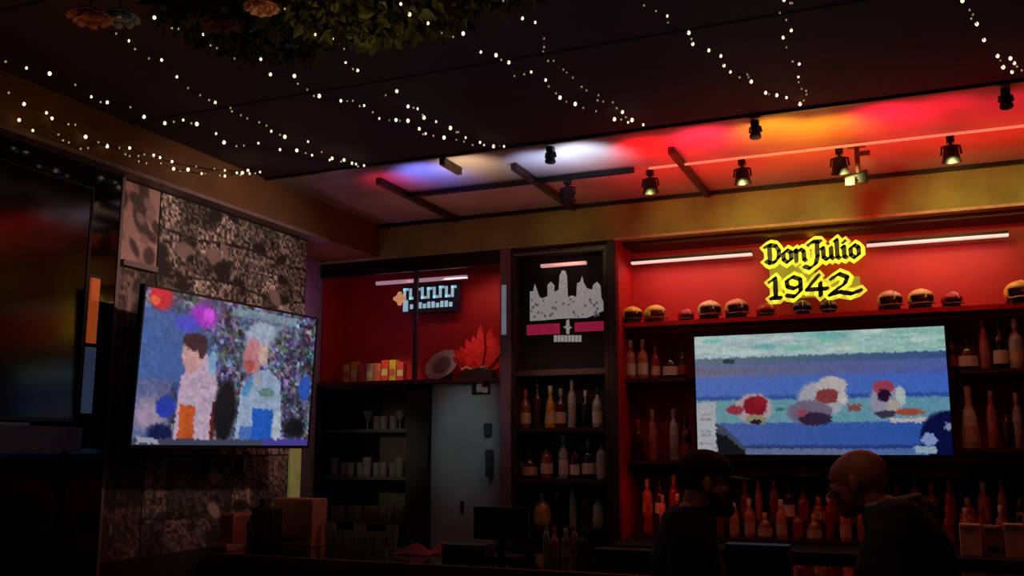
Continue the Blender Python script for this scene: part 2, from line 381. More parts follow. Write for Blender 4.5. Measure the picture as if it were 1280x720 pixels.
# ------------------------------------------------------------------ hanging greenery and flowers
m_leaf = mat('dark_leaf', '#5a5a24', .6, var=.35, scale=30)
m_leafb = mat('deep_leaf', '#2e3218', .6, var=.3, scale=30)
def foliage(label, cx, cy, cz, rx, ry, rz, n, m, seed):
    rr = random.Random(seed); u = MB()
    for _ in range(n):
        a = rr.uniform(0, 6.28); r = rr.random()**.5
        p = Vector((cx+rx*r*math.cos(a), cy+ry*r*math.sin(a), cz-rz*rr.random()*(1.2-r)))
        d = Vector((rr.uniform(-1, 1), rr.uniform(-1, 1), rr.uniform(-1.1, .2))).normalized()
        s = Vector((rr.uniform(-1, 1), rr.uniform(-1, 1), rr.uniform(-.5, .5))).cross(d).normalized()
        L = rr.uniform(.04, .09); W = L*.28
        nrm = d.cross(s)*.006
        u.quad(p, p+d*L*.45+s*W+nrm, p+d*L, p+d*L*.45-s*W+nrm)
    for _ in range(9):
        a = rr.uniform(0, 6.28); p = Vector((cx+rx*.7*math.cos(a), cy+ry*.7*math.sin(a), cz))
        u.tube([p, p+Vector((.03, .02, -rz*.5)), p+Vector((.02, -.03, -rz))], .003, 4)
    o = u.build('hanging_greenery', m); tag(o, label, 'greenery', 'artificial greenery under the ceiling'); return o
foliage('olive green hanging leaves right of the pink flower', -1.78, 2.9, 3.38, .42, .34, .16, 1500, m_leaf, 1)
foliage('dark leaves hanging between the pink flower and the bluish flower', -2.3, 2.85, 3.38, .36, .4, .12, 1000, m_leafb, 2)
foliage('sparse leafy end of the greenery near the top middle of the photo', -1.32, 3.0, 3.39, .2, .15, .08, 260, m_leaf, 3)
o = MB().tube([at(345, 0, Y=2.8), at(344, 20, Y=2.8), at(345, 58, Y=2.8)], .004, 5).build('hanging_vine', m_leafb); tag(o, 'thin vine hanging straight down beside the pink flower', 'vine')
def flower(px, py, z, s, col, ccol, label, n=9):
    p = at(px, py, Z=z); t = thing('silk_flower', label, 'flower', p, random.random()*6)
    mm = mat('petal_'+col, col, .7); mc = mat('flower_heart_'+ccol, ccol, .7)
    for ring, (k, ln, tilt) in enumerate(((n, s, -.25), (n-2, s*.7, -.8))):
        for i in range(k):
            a = 2*math.pi*i/k+ring*.3
            d = Vector((math.cos(a), math.sin(a), tilt)); sd = Vector((-math.sin(a), math.cos(a), 0))
            u = MB(); pts = [(0, .1), (.35, .36), (.7, .42), (1, .18)]
            L = [d*(ln*q)+sd*(ln*w_)+Vector((0, 0, -.25*ln*q*q)) for q, w_ in pts]; Rr = [d*(ln*q)-sd*(ln*w_)+Vector((0, 0, -.25*ln*q*q)) for q, w_ in pts]
            for j in range(3): u.quad(L[j], L[j+1], Rr[j+1], Rr[j])
            o = u.build('petal', mm, t, smooth=True); sl = o.modifiers.new('solid', 'SOLIDIFY'); sl.thickness = .002
    MB().ell((0, 0, -s*.25), (s*.2, s*.2, s*.2), 10).build('flower_centre', mc, t, smooth=True)
    MB().cyl((0, 0, 0), (0, 0, 3.4-p.z), .004).build('stem', m_leafb, t)
flower(327, 0, 3.2, .06, '#e8b080', '#d88090', 'pale peach flower in the middle of the greenery')
flower(113, 10, 3.2, .075, '#b07068', '#e8d0a0', 'dusty pink flower left of the bluish one')
flower(150, 12, 3.22, .07, '#8098c0', '#e8e0c0', 'pale bluish flower beside the dusty pink one')
flower(275, 18, 3.25, .07, '#4a1418', '#301010', 'dark red flower between the pale flowers')

# ------------------------------------------------------------------ track TVs
def television(name, label, Pc, rz, W, H, paint, res, bez=.012, depth=.05, tilt=0):
    """Pc bottom centre of the screen; faces local -Y"""
    t = thing('television', label, 'television', Pc, rz); t.rotation_euler = (tilt, 0, rz)
    MB().box((-W/2-bez, .0, -bez-.006), (W/2+bez, depth*.6, H+bez)).box((-W*.3, depth*.6, H*.2), (W*.3, depth, H*.8)).build('casing', m_blackmatt, t, bevel=.004)
    u = MB()
    for a, c in (((-W/2-bez, -.008, -bez-.006), (W/2+bez, 0, 0)), ((-W/2-bez, -.008, H), (W/2+bez, 0, H+bez)), ((-W/2-bez, -.008, 0), (-W/2, 0, H)), ((W/2, -.008, 0), (W/2+bez, 0, H))): u.box(a, c)
    u.build('bezel', m_black, t)
    bpy.context.view_layer.update()
    M = t.matrix_basis
    if paint:
        raster('screen', res, M @ Vector((-W/2, -.002, H)), M @ Vector((W/2, -.002, H)), M @ Vector((-W/2, -.002, 0)), paint, raster_mat('screen_picture', .85, .3), t, jit=.009)
    else:
        MB().box((-W/2, -.003, 0), (W/2, 0, H)).build('screen', mat('screen_off', '#050505', .12), t)
    MB().box((-.15, depth, H*.35), (.15, depth+.02, H*.65)).build('wall_mount', m_darkmetal, t)
    return t

def paint_game(U, V, img):
    rs = np.random.RandomState(3)
    img = img+hexc('#4a64a8')
    def row(y0, y1, ca, cb):
        nonlocal img
        t = U[..., None]; c = hexc(ca)*(1-t)+hexc(cb)*t
        s = np.clip((V-y0)/.012, 0, 1)*np.clip((y1-V)/.012, 0, 1)
        img = img*(1-s[..., None])+c*s[..., None]
    row(-.1, .2, '#a8b8bc', '#8cb8ac'); row(.19, .26, '#61707e', '#33507a'); row(.25, .37, '#666c90', '#4858a2')
    row(.27, .33, '#6c6678', '#4a5c9c'); row(.36, .54, '#4f6ab0', '#3c62b8'); row(.51, .55, '#33508a', '#264a9a')
    row(.545, .745, '#66939a', '#5a8ea4'); row(.735, .93, '#4a5c9c', '#2450a2'); row(.915, .955, '#2c3c66', '#1c3478'); row(.95, 1.1, '#6a789c', '#40609c')
    cl = blocks(rs, U, V, 26, 60, '#000000', '#ffffff', .0); s = (V < .2)[..., None]; img = img+s*(cl-.5)*.10
    img = prc(img, U, V, .12, .205, .17, .245, '#2a3844')
    for _ in range(16): img = pel(img, U, V, rs.rand(), rs.rand()*.17, .05, .02, ['#78b8a8', '#b8c8c4', '#6aa8a8'][rs.randint(3)], 0, .8)
    # left helmet
    img = pel(img, U, V, .245, .62, .075, .125, '#a89498'); img = pel(img, U, V, .25, .6, .05, .085, '#7a1420'); img = pel(img, U, V, .165, .63, .035, .04, '#8a3040')
    img = pel(img, U, V, .25, .71, .04, .04, '#8a8068'); img = pel(img, U, V, .25, .73, .022, .02, '#201418'); img = pel(img, U, V, .27, .56, .03, .04, '#8a1824')
    # middle pair
    img = pel(img, U, V, .52, .55, .095, .14, '#9c9ca8'); img = pel(img, U, V, .56, .45, .06, .08, '#b0aaa8'); img = pel(img, U, V, .545, .53, .05, .06, '#7c3438')
    img = pel(img, U, V, .47, .66, .09, .1, '#6a6078'); img = pel(img, U, V, .49, .71, .065, .055, '#2c2038'); img = pel(img, U, V, .6, .55, .02, .05, '#b8b4b0'); img = pel(img, U, V, .44, .66, .02, .03, '#8a4050')
    # right helmet
    img = pel(img, U, V, .765, .58, .06, .14, '#8c88a0'); img = pel(img, U, V, .76, .47, .04, .06, '#903c50'); img = pel(img, U, V, .76, .53, .025, .05, '#200c28')
    img = pel(img, U, V, .82, .54, .02, .08, '#a8b4b4'); img = pel(img, U, V, .79, .62, .025, .06, '#a09890'); img = pel(img, U, V, .76, .68, .04, .03, '#34304a')
    img = prc(img, U, V, .62, .6, .67, .65, '#7c4840'); img = pel(img, U, V, .85, .665, .055, .028, '#944838'); img = prc(img, U, V, .78, .71, .93, .745, '#b0a8a8')
    img = prc(img, U, V, .33, .62, .37, .64, '#406070')
    img = ppoly(img, U, V, [(.08, .74), (.11, .76), (.24, 1.0), (.24, 1.1), (.08, 1.1)], '#3c4458'); img = ppoly(img, U, V, [(.085, .82), (.12, .84), (.2, .97), (.2, 1.1), (.085, 1.1)], '#101418')
    img = prc(img, U, V, .2, .95, .6, 1.1, '#5c688c')
    img = prc(img, U, V, -.1, .565, .083, .985, '#a4a4aa')
    for y in (.66, .7, .8, .83, .9): img = prc(img, U, V, .015, y, .065, y+.012, '#808088')
    img = pel(img, U, V, .97, .86, .085, .19, '#040c3c'); img = pel(img, U, V, .99, .74, .05, .08, '#040c3c'); img = pel(img, U, V, .915, .88, .028, .05, '#7c90c0'); img = prc(img, U, V, .86, .93, .94, .985, '#88a0b0'); img = pel(img, U, V, .985, .78, .012, .03, '#7c88a8')
    img = img*(.94+.12*blocks(rs, U, V, 90, 46, '#000000', '#ffffff', .25))+(rs.rand(*U.shape)[..., None]-.5)*.03
    return img
def paint_crowd(U, V, img):
    rs = np.random.RandomState(9)
    img = blocks(rs, U, V, 60, 44, '#0c1024', '#a4a4c4', .3)*(.45+.85*blocks(rs, U, V, 26, 20, '#000000', '#ffffff', .3))
    img = pel(img, U, V, .14, .38, .22, .26, '#3f5a96', 0, .5); img = prc(img, U, V, -.1, .13, .1, .95, '#42609c', .8)
    img = prc(img, U, V, -.1, .58, .17, .95, '#6a688c', .6)
    img = pel(img, U, V, .08, .8, .08, .1, '#9a88a0', 0, .6); img = pel(img, U, V, .15, .75, .05, .07, '#2438a0')
    img = pel(img, U, V, .08, .05, .055, .09, '#c42434', 0, .4); img = pel(img, U, V, .055, .08, .02, .03, '#e85a3c')
    img = pel(img, U, V, .3, .13, .07, .08, '#a030c0', 0, .6); img = pel(img, U, V, .33, .12, .03, .05, '#d048d8'); img = pel(img, U, V, .22, .2, .06, .05, '#4a48c0', 0, .5)
    img = prc(img, U, V, .45, .03, .86, .09, '#7c98a4', .8); img = prc(img, U, V, .45, .09, .9, .14, '#7888a8', .4)
    # young man, left
    img = pel(img, U, V, .33, .68, .09, .34, '#b49cae', -8, .1); img = ppoly(img, U, V, [(.2, .98), (.21, .56), (.27, .45), (.36, .48), (.41, .62), (.4, .98)], '#b49cb2')
    img = pel(img, U, V, .26, .4, .055, .11, '#c89a98'); img = pel(img, U, V, .26, .47, .035, .06, '#bd8f90'); img = pel(img, U, V, .27, .31, .062, .06, '#3a2028'); img = pel(img, U, V, .31, .36, .025, .06, '#40262c')
    img = prc(img, U, V, .22, .73, .3, .98, '#b8501c'); img = prc(img, U, V, .385, .7, .41, .97, '#5c1c14')
    img = pel(img, U, V, .46, .76, .06, .22, '#0c0e12', 0, .3); img = pel(img, U, V, .37, .44, .022, .09, '#7aa0c4')
    # older man, right
    img = ppoly(img, U, V, [(.53, .98), (.54, .6), (.6, .48), (.7, .44), (.78, .52), (.82, .98)], '#8ea0bc')
    img = pel(img, U, V, .62, .24, .075, .12, '#a8a8c0', 0, .4); img = pel(img, U, V, .6, .36, .06, .13, '#b87880', 0, .3); img = pel(img, U, V, .58, .43, .035, .04, '#a85048'); img = pel(img, U, V, .66, .34, .03, .08, '#c0a098')
    img = pel(img, U, V, .66, .17, .08, .07, '#98a8bc', 0, .5); img = pel(img, U, V, .58, .58, .022, .08, '#4c84b8', 15)
    img = pel(img, U, V, .7, .61, .05, .035, '#5c8078'); img = prc(img, U, V, .62, .5, .66, .56, '#a0a0a4')
    img = prc(img, U, V, .62, .73, .75, .99, '#1c56b8'); img = prc(img, U, V, .55, .86, .62, .99, '#4468b0'); img = prc(img, U, V, .76, .75, .8, .99, '#a8b4c0')
    img = pel(img, U, V, .95, .55, .04, .1, '#2850b0', 0, .4); img = pel(img, U, V, .9, .86, .07, .08, '#0c1018', 0, .5)
    img = pel(img, U, V, .13, .92, .06, .06, '#101848', 0, .4)
    img = img*(.88+.24*blocks(rs, U, V, 60, 42, '#000000', '#ffffff', .25))+(rs.rand(*U.shape)[..., None]-.5)*.05
    img = prc(img, U, V, -.1, .955, .75, 1.1, '#3c4254'); img = prc(img, U, V, .03, .95, .13, .985, '#9898ac'); img = prc(img, U, V, .7, .95, 1.1, 1.1, '#443c90')
    return img
pl = at(868, 421, Y=6.43); pr = at(1180, 408, Y=6.43)
bl = at(872, 568, Y=6.43)
W2 = pr.x-pl.x; H2 = (pl.z+pr.z)/2-bl.z-.0
t2 = television('television', 'wide television showing football helmets on a blue field, over the bottles', (pl.x+W2/2, 6.43, bl.z), 0, W2, H2, paint_game, (240, 130))
t1 = television('television', 'television showing two men before a crowd, on the photo mural wall', (-3.4997, 4.332, 1.715), 1.5223, 1.384, .779, paint_crowd, (150, 100), tilt=.0477)
t3 = television('television', 'switched-off dark television on the black wall, left edge of photo', (-3.72, 2.72, 1.84), math.pi/2, 1.5, 1.13, None, None)
MB().box((-.12, .06, .3), (.12, .345, .5)).build('wall_arm', m_darkmetal, t1)
MB().box((-.12, .05, .3), (.12, .14, .5)).build('wall_arm', m_darkmetal, t3)
MB().box((-.15, .05, .3), (.15, .24, .5)).build('wall_arm', m_darkmetal, t2)
# added ledge and glowing strip standing for reflections on the black wall
o = B((-3.86, .4, 1.68), (-3.74, 3.54, 1.80), 'reflection_ledge', mat('bluish_reflection', '#5c6898', .4)); tag(o, 'added ledge coloured as a bluish reflection under the switched-off television', 'ledge')
t = thing('jamb_reflection', 'upright painted reflection on the black jamb, orange above and blue below', 'painted reflection', (-3.815, 3.62, 1.85))
MB().box((-.012, -.04, 0), (.0, .04, .72)).build('reflection_backing', m_black, t)
MB().box((0, -.03, .37), (.012, .025, .70)).build('orange_reflection', mat('orange_reflection_glow', '#c05010', .5, emit='#a8481c', es=.55), t)
MB().box((0, -.03, .02), (.012, .03, .35)).build('blue_reflection', mat('blue_reflection_glow', '#304060', .5, emit='#34405c', es=.45), t)

# ------------------------------------------------------------------ photo mural on the left wall
m_mural = raster_mat('mural_print', 0, .6)
def mural_paint(seed, nx, ny, lo, hi, rows=0, figs=0):
    def f(U, V, img):
        rs = np.random.RandomState(seed)
        img = blocks(rs, U, V, nx, ny, lo, hi, .07)
        big = blocks(rs, U, V, max(2, nx//9), max(2, ny//9), '#000000', '#ffffff', 0)
        img = img*(.55+.65*big)
        for k in range(rows):
            y = (k+.8)/(rows+.3); img = img*np.where(np.abs(V-y-.03*np.sin(U*9+k))[..., None] < .014, .35, 1)
        for k in range(figs):
            x, y = rs.rand(), rs.rand(); c = rs.rand()
            img = pel(img, U, V, x, y, .015+.045*rs.rand(), .03+.07*rs.rand(), '#2a201e' if c < .7 else '#a08a80', rs.rand()*60-30, .4)
        return img
    return f
def mural(label, y0, z0, y1, z1, res, paint, X=-3.846):
    o = raster('photo_mural', res, (X, y0, z1), (X, y1, z1), (X, y0, z0), paint, m_mural)
    tag(o, label, 'mural', 'photo mural panels'); return o
def plain_pink(U, V, img):
    rs = np.random.RandomState(2); img = img+hexc('#d0a498')
    for _ in range(15): img = pel(img, U, V, rs.rand(), rs.rand(), .1+.12*rs.rand(), .05+.08*rs.rand(), '#5c4640', rs.rand()*50, .5)
    for _ in range(8): img = pel(img, U, V, rs.rand(), rs.rand(), .12, .06, '#a88a80', rs.rand()*50, .5)
    return img+(rs.rand(*U.shape)[..., None]-.5)*.08
mural('pinkish photo print in the top corner beside the black jamb', 3.80, 2.68, 4.07, 3.12, (30, 44), plain_pink)
mural('dark reddish photo print under the pinkish one', 3.80, 1.66, 4.07, 2.66, (30, 80), mural_paint(5, 18, 44, '#2c201e', '#a08478', 2, 16))
mural('collage of black and white crowd photos above the lit television', 4.08, 2.56, 5.49, 3.12, (150, 60), mural_paint(7, 88, 38, '#100c0a', '#f4e0d0', 2, 22))
mural('band of crowd photos behind the lit television', 4.08, 1.66, 5.49, 2.55, (130, 70), mural_paint(8, 70, 40, '#141010', '#e0ccbc', 2, 24))
mural('shade-darkened collage of crowd photos below the lit television', 4.08, 1.13, 5.36, 1.65, (120, 50), mural_paint(11, 70, 34, '#1c1412', '#a08880', 1, 18))  # lower two prints coloured dimmer, shade put into the print
mural('narrow shade-darkened print at the lower left of the mural', 3.80, 1.13, 4.07, 1.65, (26, 40), mural_paint(12, 14, 24, '#1c1210', '#7a6058', 0, 10))
o = B((-3.845, 3.80, 2.655), (-3.81, 4.05, 2.685), 'picture_ledge', m_trim); tag(o, 'small pale ledge dividing the prints beside the black jamb', 'ledge')
o = B((-3.846, 5.37, 1.15), (-3.83, 5.49, 1.98), 'painted_glow_panel', mat('pale_yellow_glow', '#b4b070', .6, emit='#a8a860', es=.14)); tag(o, 'pale yellow upright panel with painted glow at the right end of the mural', 'panel')  # faint glow in the material stands for light on the panel
o = B((-3.99, 5.505, 1.15), (-3.86, 5.53, 2.02), 'painted_glow_panel', MATS['pale_yellow_glow']); tag(o, 'narrow grey-yellow board with painted glow just behind the end of the mural wall', 'panel')
for yy, lr in ((4.55, 'left'), (4.85, 'right')):
    o = B((-3.845, yy, 1.55), (-3.80, yy+.02, 1.64), 'wall_bracket', m_trim); tag(o, lr+' one of two pale brackets under the lit television', 'bracket')

# ------------------------------------------------------------------ left display case
XL0, XL1 = -4.27, -2.72
case = thing('display_case', 'black framed display case with red back, left of the skyline board', 'display case', (-3.5, 6.3, 2.18))
B((XL0, 6.3, 3.02), (XL1, 6.34, 3.125), 'header', m_black, case)
B((XL0, 6.66, 2.2), (XL1, 6.68, 3.10), 'back_panel', m_red, case)
B((XL0, 6.34, 2.2), (XL0+.02, 6.66, 3.10), 'side_panel', m_red, case)
B((XL1-.02, 6.34, 2.2), (XL1, 6.66, 3.10), 'side_panel', m_red, case)
B((XL0, 6.34, 3.09), (XL1, 6.66, 3.11), 'top_panel', m_black, case)
B((XL0, 6.3, 2.17), (XL1, 6.68, 2.2), 'case_floor', m_redwood, case)
B((-3.44, 6.3, 2.2), (-3.41, 6.33, 3.02), 'mullion', mat('violet_grey_mullion', '#4c3c50', .4), case)
o = MB().box((-3.83, 6.40, 2.955), (-3.05, 6.43, 2.98)).build('light_bar', m_leddim, None); tag(o, 'dim slim light bar at the top of the left display case', 'light bar', 'light bars over the shelves')
lamp('case_light', 'AREA', (-2.98, 6.40, 2.96), 1.0, '#ffb0a0', .5, .04, aim=(-3.0, 6.6, 2.3))
lamp('case_front_fill', 'SPOT', (-3.05, 6.05, 2.9), 6.0, '#ffd0b8', .03, aim=(-3.0, 6.5, 2.33), spot=42, blend=.8)  # added spot outside the case, brightens the headdress
lamp('case_front_fill', 'SPOT', (-3.6, 6.05, 2.8), 12, '#ffe8c0', .03, aim=(-3.72, 6.5, 2.28), spot=36, blend=.8)  # added spot outside the case, brightens the cartons
lamp('case_light_b', 'SPOT', (-3.55, 6.36, 2.98), .5, '#ffa0a0', .03, aim=(-3.3, 6.62, 2.3), spot=80)
# post with a glossy metal face
p = thing('metal_post', 'glossy grey metal post between the display case and the skyline board', 'post', (-2.68, 6.3, 0))
B((-2.72, 6.28, 0), (-2.64, 6.4, 3.12), 'post_shaft', mat('rosy_metal', '#8a6e70', .3, metal=.4), p)
B((-2.706, 6.272, 2.5), (-2.672, 6.28, 2.86), 'painted_reflection', mat('cold_reflection_glow', '#c0c8d0', .3, emit='#8890a0', es=.35), p)  # glowing strip painted on as a cold reflection in the post

# script sign in the case: dark board, pale blue lettering strokes, orange badge
sg = thing('script_sign', 'small dark sign with pale blue lettering and a peach badge', 'sign', (-3.2, 6.6, 2.7))
a = at(503, 358, Y=6.58); c = at(575, 388, Y=6.58)
B((a.x, 6.585, c.z), (c.x, 6.6, a.z), 'board', mat('navy_board', '#14122a', .5), sg)
m_pale = mat('pale_blue_lettering', '#9cc0cc', .5, emit='#86aebc', es=.85)
u = MB(); hx = (c.x-a.x); hz = (a.z-c.z)
rr = random.Random(4)
x = a.x+.01
for k in range(9):       # the upper row: broad upright strokes joined at foot and head, too blurred to read
    wd = hx*.075; zt = a.z-hz*.08-(.02 if k % 3 else 0)*hz; zb = a.z-hz*.5
    u.box((x, 6.578, zb), (x+wd*.55, 6.585, zt)); u.box((x, 6.578, zb if k % 2 else zt-hz*.09), (x+wd*1.15, 6.585, zb+hz*.09 if k % 2 else zt))
    x += wd*1.38
u.box((a.x+.01, 6.578, a.z-hz*.52), (a.x+hx*.1, 6.585, a.z-hz*.92))
x = a.x+hx*.14
for k in range(10):
    u.box((x, 6.578, a.z-hz*.84), (x+hx*.05, 6.585, a.z-hz*(.62 if k % 3 else .68))); x += hx*.075
u.build('lettering', m_pale, sg, True)
a2 = at(499, 373, Y=6.56)
u = MB(); r = .055
u.prism([(a2.x+r*(1 if i % 4 < 2 else .68)*math.cos((i-.5)*math.pi/8), a2.z+r*(1 if i % 4 < 2 else .68)*math.sin((i-.5)*math.pi/8)) for i in range(16)], 1, 6.56, 6.575)
u.build('badge', mat('peach_badge', '#e8a878', .5, emit='#d89868', es=.6), sg, True)
B((a2.x-.005, 6.565, a2.z), (a2.x+.005, 6.66, a2.z+.01), 'bracket', m_darkmetal, sg)

# cartons in the case
cols = [('#c8b040', 'pale yellow'), ('#b8a818', 'yellow-green'), ('#c8503c', 'coral red'), ('#b89878', 'beige'), ('#c86448', 'salmon'), ('#d04020', 'orange-red'), ('#c8a428', 'golden'), ('#c84040', 'rose red')]
for i, (c_, nm) in enumerate(cols):
    px = 435+i*9.6; q = at(px, 468, Y=6.5); h = .15 if i not in (1, 5, 6) else .17
    t = thing('snack_carton', f'{nm} small carton at the left of the display case', 'carton', (q.x, 6.5, 2.2), 0, 'cartons in the display case')
    MB().box((-.029, -.03, 0), (.029, .03, h)).build('carton_body', mat('carton_'+c_, c_, .6, var=.2, scale=40), t, bevel=.004)
    MB().box((-.024, -.032, h*.3), (.024, -.03, h*.6)).build('carton_label', mat('carton_label_'+('a' if i % 2 else 'b'), '#d8c890' if i % 2 else '#c86050', .6), t)
# oval plaque
q = at(553, 452, Y=6.52); rot = Matrix.Rotation(math.radians(-28), 4, 'Y')
t = thing('oval_plaque', 'white oval plaque with grey middle leaning in the display case', 'plaque', (q.x, 6.52, 2.2))
u = MB(); u.prism([(.15*math.cos(k*math.pi/16), .095*math.sin(k*math.pi/16)) for k in range(32)], 1, -.015, .015)
u.b.transform(Matrix.Translation((0, 0, .125)) @ rot); u.build('plaque_body', mat('chalky_white', '#c4b8ac', .6), t)
u = MB(); u.prism([(.085*math.cos(k*math.pi/12), .05*math.sin(k*math.pi/12)) for k in range(24)], 1, -.022, -.014)
u.b.transform(Matrix.Translation((0, 0, .125)) @ rot); u.build('plaque_middle', mat('plaque_grey', '#7c7464', .6), t)
MB().box((-.05, .0, 0), (.07, .04, .06)).build('foot', m_darkwood, t)
# feather headdress
q = at(597, 455, Y=6.5)
t = thing('feather_headdress', 'bright red feather headdress on a dark stand in the display case', 'headdress', (q.x, 6.5, 2.2))
MB().prism([(-.14, 0), (.15, 0), (.13, .07), (.04, .09), (-.1, .06)], 1, -.05, .05).build('stand', m_darkwood, t, bevel=.005)
mf = mat('red_feather', '#f01c14', .6, var=.25, scale=25)
for i in range(11):
    a_ = math.radians(-62+i*12.5); L = .22+.13*math.exp(-((i-6.3)/2.2)**2)+(.03 if i % 2 else 0)
    d = Vector((math.sin(a_), 0, math.cos(a_))); s = Vector((math.cos(a_), 0, -math.sin(a_))); b0 = Vector((.03+d.x*.05, -.012*(i % 3), .07))
    u = MB(); pts = [(0, .012), (.25, .03), (.55, .036), (.8, .026), (1, .003)]
    ptsL = [b0+d*L*q_+s*w_ for q_, w_ in pts]; ptsR = [b0+d*L*q_-s*w_ for q_, w_ in pts]
    for j in range(4): u.quad(ptsL[j], ptsL[j+1], ptsR[j+1], ptsR[j])
    o = u.build('feather', mf, t); sl = o.modifiers.new('s', 'SOLIDIFY'); sl.thickness = .006
u = MB()
for k in range(9): u.ell((-.11+k*.022, -.03, .075+.012*math.sin(k)), (.012, .02, .014), 8)
u.build('beaded_band', mat('bead_white', '#b89484', .6), t, smooth=True)

# ------------------------------------------------------------------ shelving left (glasses), dark panel, door
ZS = (1.84, 1.49, 1.17)
gc = thing('glass_cabinet', 'open black cabinet with olive back holding drinking glasses', 'cabinet', (-3.9, 6.3, 0))
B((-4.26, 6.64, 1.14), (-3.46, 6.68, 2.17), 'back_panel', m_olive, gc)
B((-4.27, 6.3, 0), (-4.22, 6.66, 2.17), 'side_panel', m_black, gc)
B((-3.48, 6.3, 0), (-3.30, 6.66, 2.17), 'side_panel', mat('charcoal_panel', '#202428', .5), gc)
B((-4.22, 6.35, 0), (-3.48, 6.64, .02), 'plinth', m_black, gc)
for z in ZS: B((-4.22, 6.34, z-.025), (-3.48, 6.64, z), 'shelf', mat('shelf_grey', '#4a4a4a', .4), gc)
B((-4.27, 6.3, 2.13), (-3.3, 6.34, 2.17), 'top_rail', m_black, gc)
B((-3.93, 6.6, 1.14), (-3.9, 6.64, 2.13), 'back_batten', m_black, gc)
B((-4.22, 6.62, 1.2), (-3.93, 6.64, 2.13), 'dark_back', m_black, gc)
lamp('cabinet_fill', 'SPOT', (-3.35, 5.0, 1.95), 8.0, '#fff0d8', .05, aim=(-3.70, 6.6, 1.6), spot=32, blend=.8)  # unseen spot out in the room, added to light the cabinet back
door = B((-3.29, 6.33, 0), (-2.73, 6.38, 2.17), 'door_1', m_grey, kind='structure', bevel=.004)
def dpart(x0, y0, x1, y1, name, m, dep=.02):
    a = at(x0, y0, Y=6.33); c = at(x1, y1, Y=6.33)
    return B((a.x, 6.33-dep, c.z), (c.x, 6.33, a.z), name, m, door, bevel=.002)
dpart(590, 476, 613, 493, 'sticker', m_black, .004)
o = dpart(596, 478, 603, 490, 'sticker_mark', m_white, .006); o = dpart(603, 484, 610, 491, 'sticker_mark', m_white, .006)
dpart(606, 529, 615, 544, 'keypad', mat('keypad_grey', '#34383c', .5))
dpart(610, 562, 617, 596, 'door_handle', mat('handle_grey', '#4c5258', .4, metal=.5), .05)
dpart(576, 626, 580, 641, 'lock_slot', m_black, .012)
lamp('door_light', 'SPOT', (-2.9, 5.3, 2.9), 14.5, '#c4e4e4', .1, aim=(-3.02, 6.33, 1.8), spot=24, blend=.6)

# glasses
def tumbler(kind):
    t = thing('drinking_glass', 'x', 'glass')
    if kind == 'tumbler': pr = [(.026, 0), (.027, .008), (.033, .1), (.031, .1), (.025, .014)]
    elif kind == 'pint': pr = [(.026, 0), (.028, .01), (.038, .14), (.036, .14), (.026, .016)]
    else: pr = [(.032, 0), (.032, .004), (.004, .01), (.004, .06), (.03, .085), (.036, .11), (.033, .14), (.031, .14), (.033, .11), (.012, .075)]
    MB().lathe(pr, n=14).build('bowl' if kind == 'wine' else 'glass_body', m_glassware, t, smooth=True)
    return t
PG = {}
def place_glass(kind, loc, label, group):
    if kind not in PG:
        t = tumbler(kind); PG[kind] = t; t.location = loc; t['label'] = label; t['group'] = group
    else: dup(PG[kind], loc, 0, label, group)
for z, y, x0, x1, kinds, nm in ((ZS[0], 6.42, 458, 502, ['tumbler', 'wine'], 'top shelf of the glass cabinet'), (ZS[1], 6.42, 418, 502, ['tumbler', 'pint'], 'middle shelf of the glass cabinet'), (ZS[2], 6.42, 408, 500, ['tumbler'], 'bottom shelf of the glass cabinet')):
    px = x0; i = 0
    while px < x1:
        q = at(px, 590, Y=y); k = kinds[0] if i % 4 else kinds[-1]
        place_glass(k, (q.x, y+.02*(i % 2), z), f'{"wine glass" if k=="wine" else ("pint glass" if k=="pint" else "clear tumbler")} {ORD[i]} from the left on the {nm}', 'glasses on the '+nm)
        px += 10.2; i += 1
q = at(405, 520, Y=6.4)
place_glass('pint', (q.x, 6.42, ZS[0]), 'single glass at the dark left end of the top glass shelf', 'glasses on the top shelf of the glass cabinet')

# ------------------------------------------------------------------ skyline board + bottle shelving
sk = thing('skyline_board', 'black framed board with white city skyline cut-out and red stripe', 'sign', (-2.27, 6.3, 2.22))
B((-2.64, 6.40, 2.22), (-1.92, 6.43, 3.11), 'board', m_blackmatt, sk)
u = MB()
for a, c in (((-2.64, 6.3, 3.06), (-1.92, 6.4, 3.10)), ((-2.64, 6.3, 2.2), (-1.92, 6.4, 2.24)), ((-2.64, 6.3, 2.24), (-2.61, 6.4, 3.06)), ((-1.95, 6.3, 2.24), (-1.92, 6.4, 3.06))): u.box(a, c)
u.build('frame', mat('dark_red_frame', '#3a1418', .4), sk, True)
u = MB().box((-2.62, 6.29, 3.07), (-1.93, 6.3, 3.08)); u.build('edge_trim', mat('grey_edge', '#6a7478', .4), sk, True)
def bpt(px, py): q = at(px, py, Y=6.385); return (q.x, q.z)
sky = [(662,401),(662,364),(666,364),(668,355),(671,364),(673,370),(677,373),(684,370),(684,356),(688,352),(692,356),(692,365),(698,362),(699,345),(702,338),(706,338),(708,345),(709,372),(714,369),(720,371),(721,354),(725,352),(727,345),(729,353),(733,360),(740,362),(741,356),(746,352),(750,357),(751,372),(754,378),(754,388),(745,392),(733,397),(700,398),(680,400)]
u = MB(); u.prism([bpt(*p_) for p_ in sky], 1, 6.39, 6.40); u.build('skyline_cutout', mat('skyline_white', '#c8c8c4', .6, emit='#a8a8a6', es=.42, var=.2, scale=60), sk, True)
u = MB(); rr = random.Random(5)
for _ in range(34):
    px = rr.uniform(664, 750); py = rr.uniform(374, 396); q = bpt(px, py); s = rr.uniform(.006, .011)
    u.box((q[0]-s, 6.385, q[1]-s), (q[0]+s*.6, 6.39, q[1]+s))
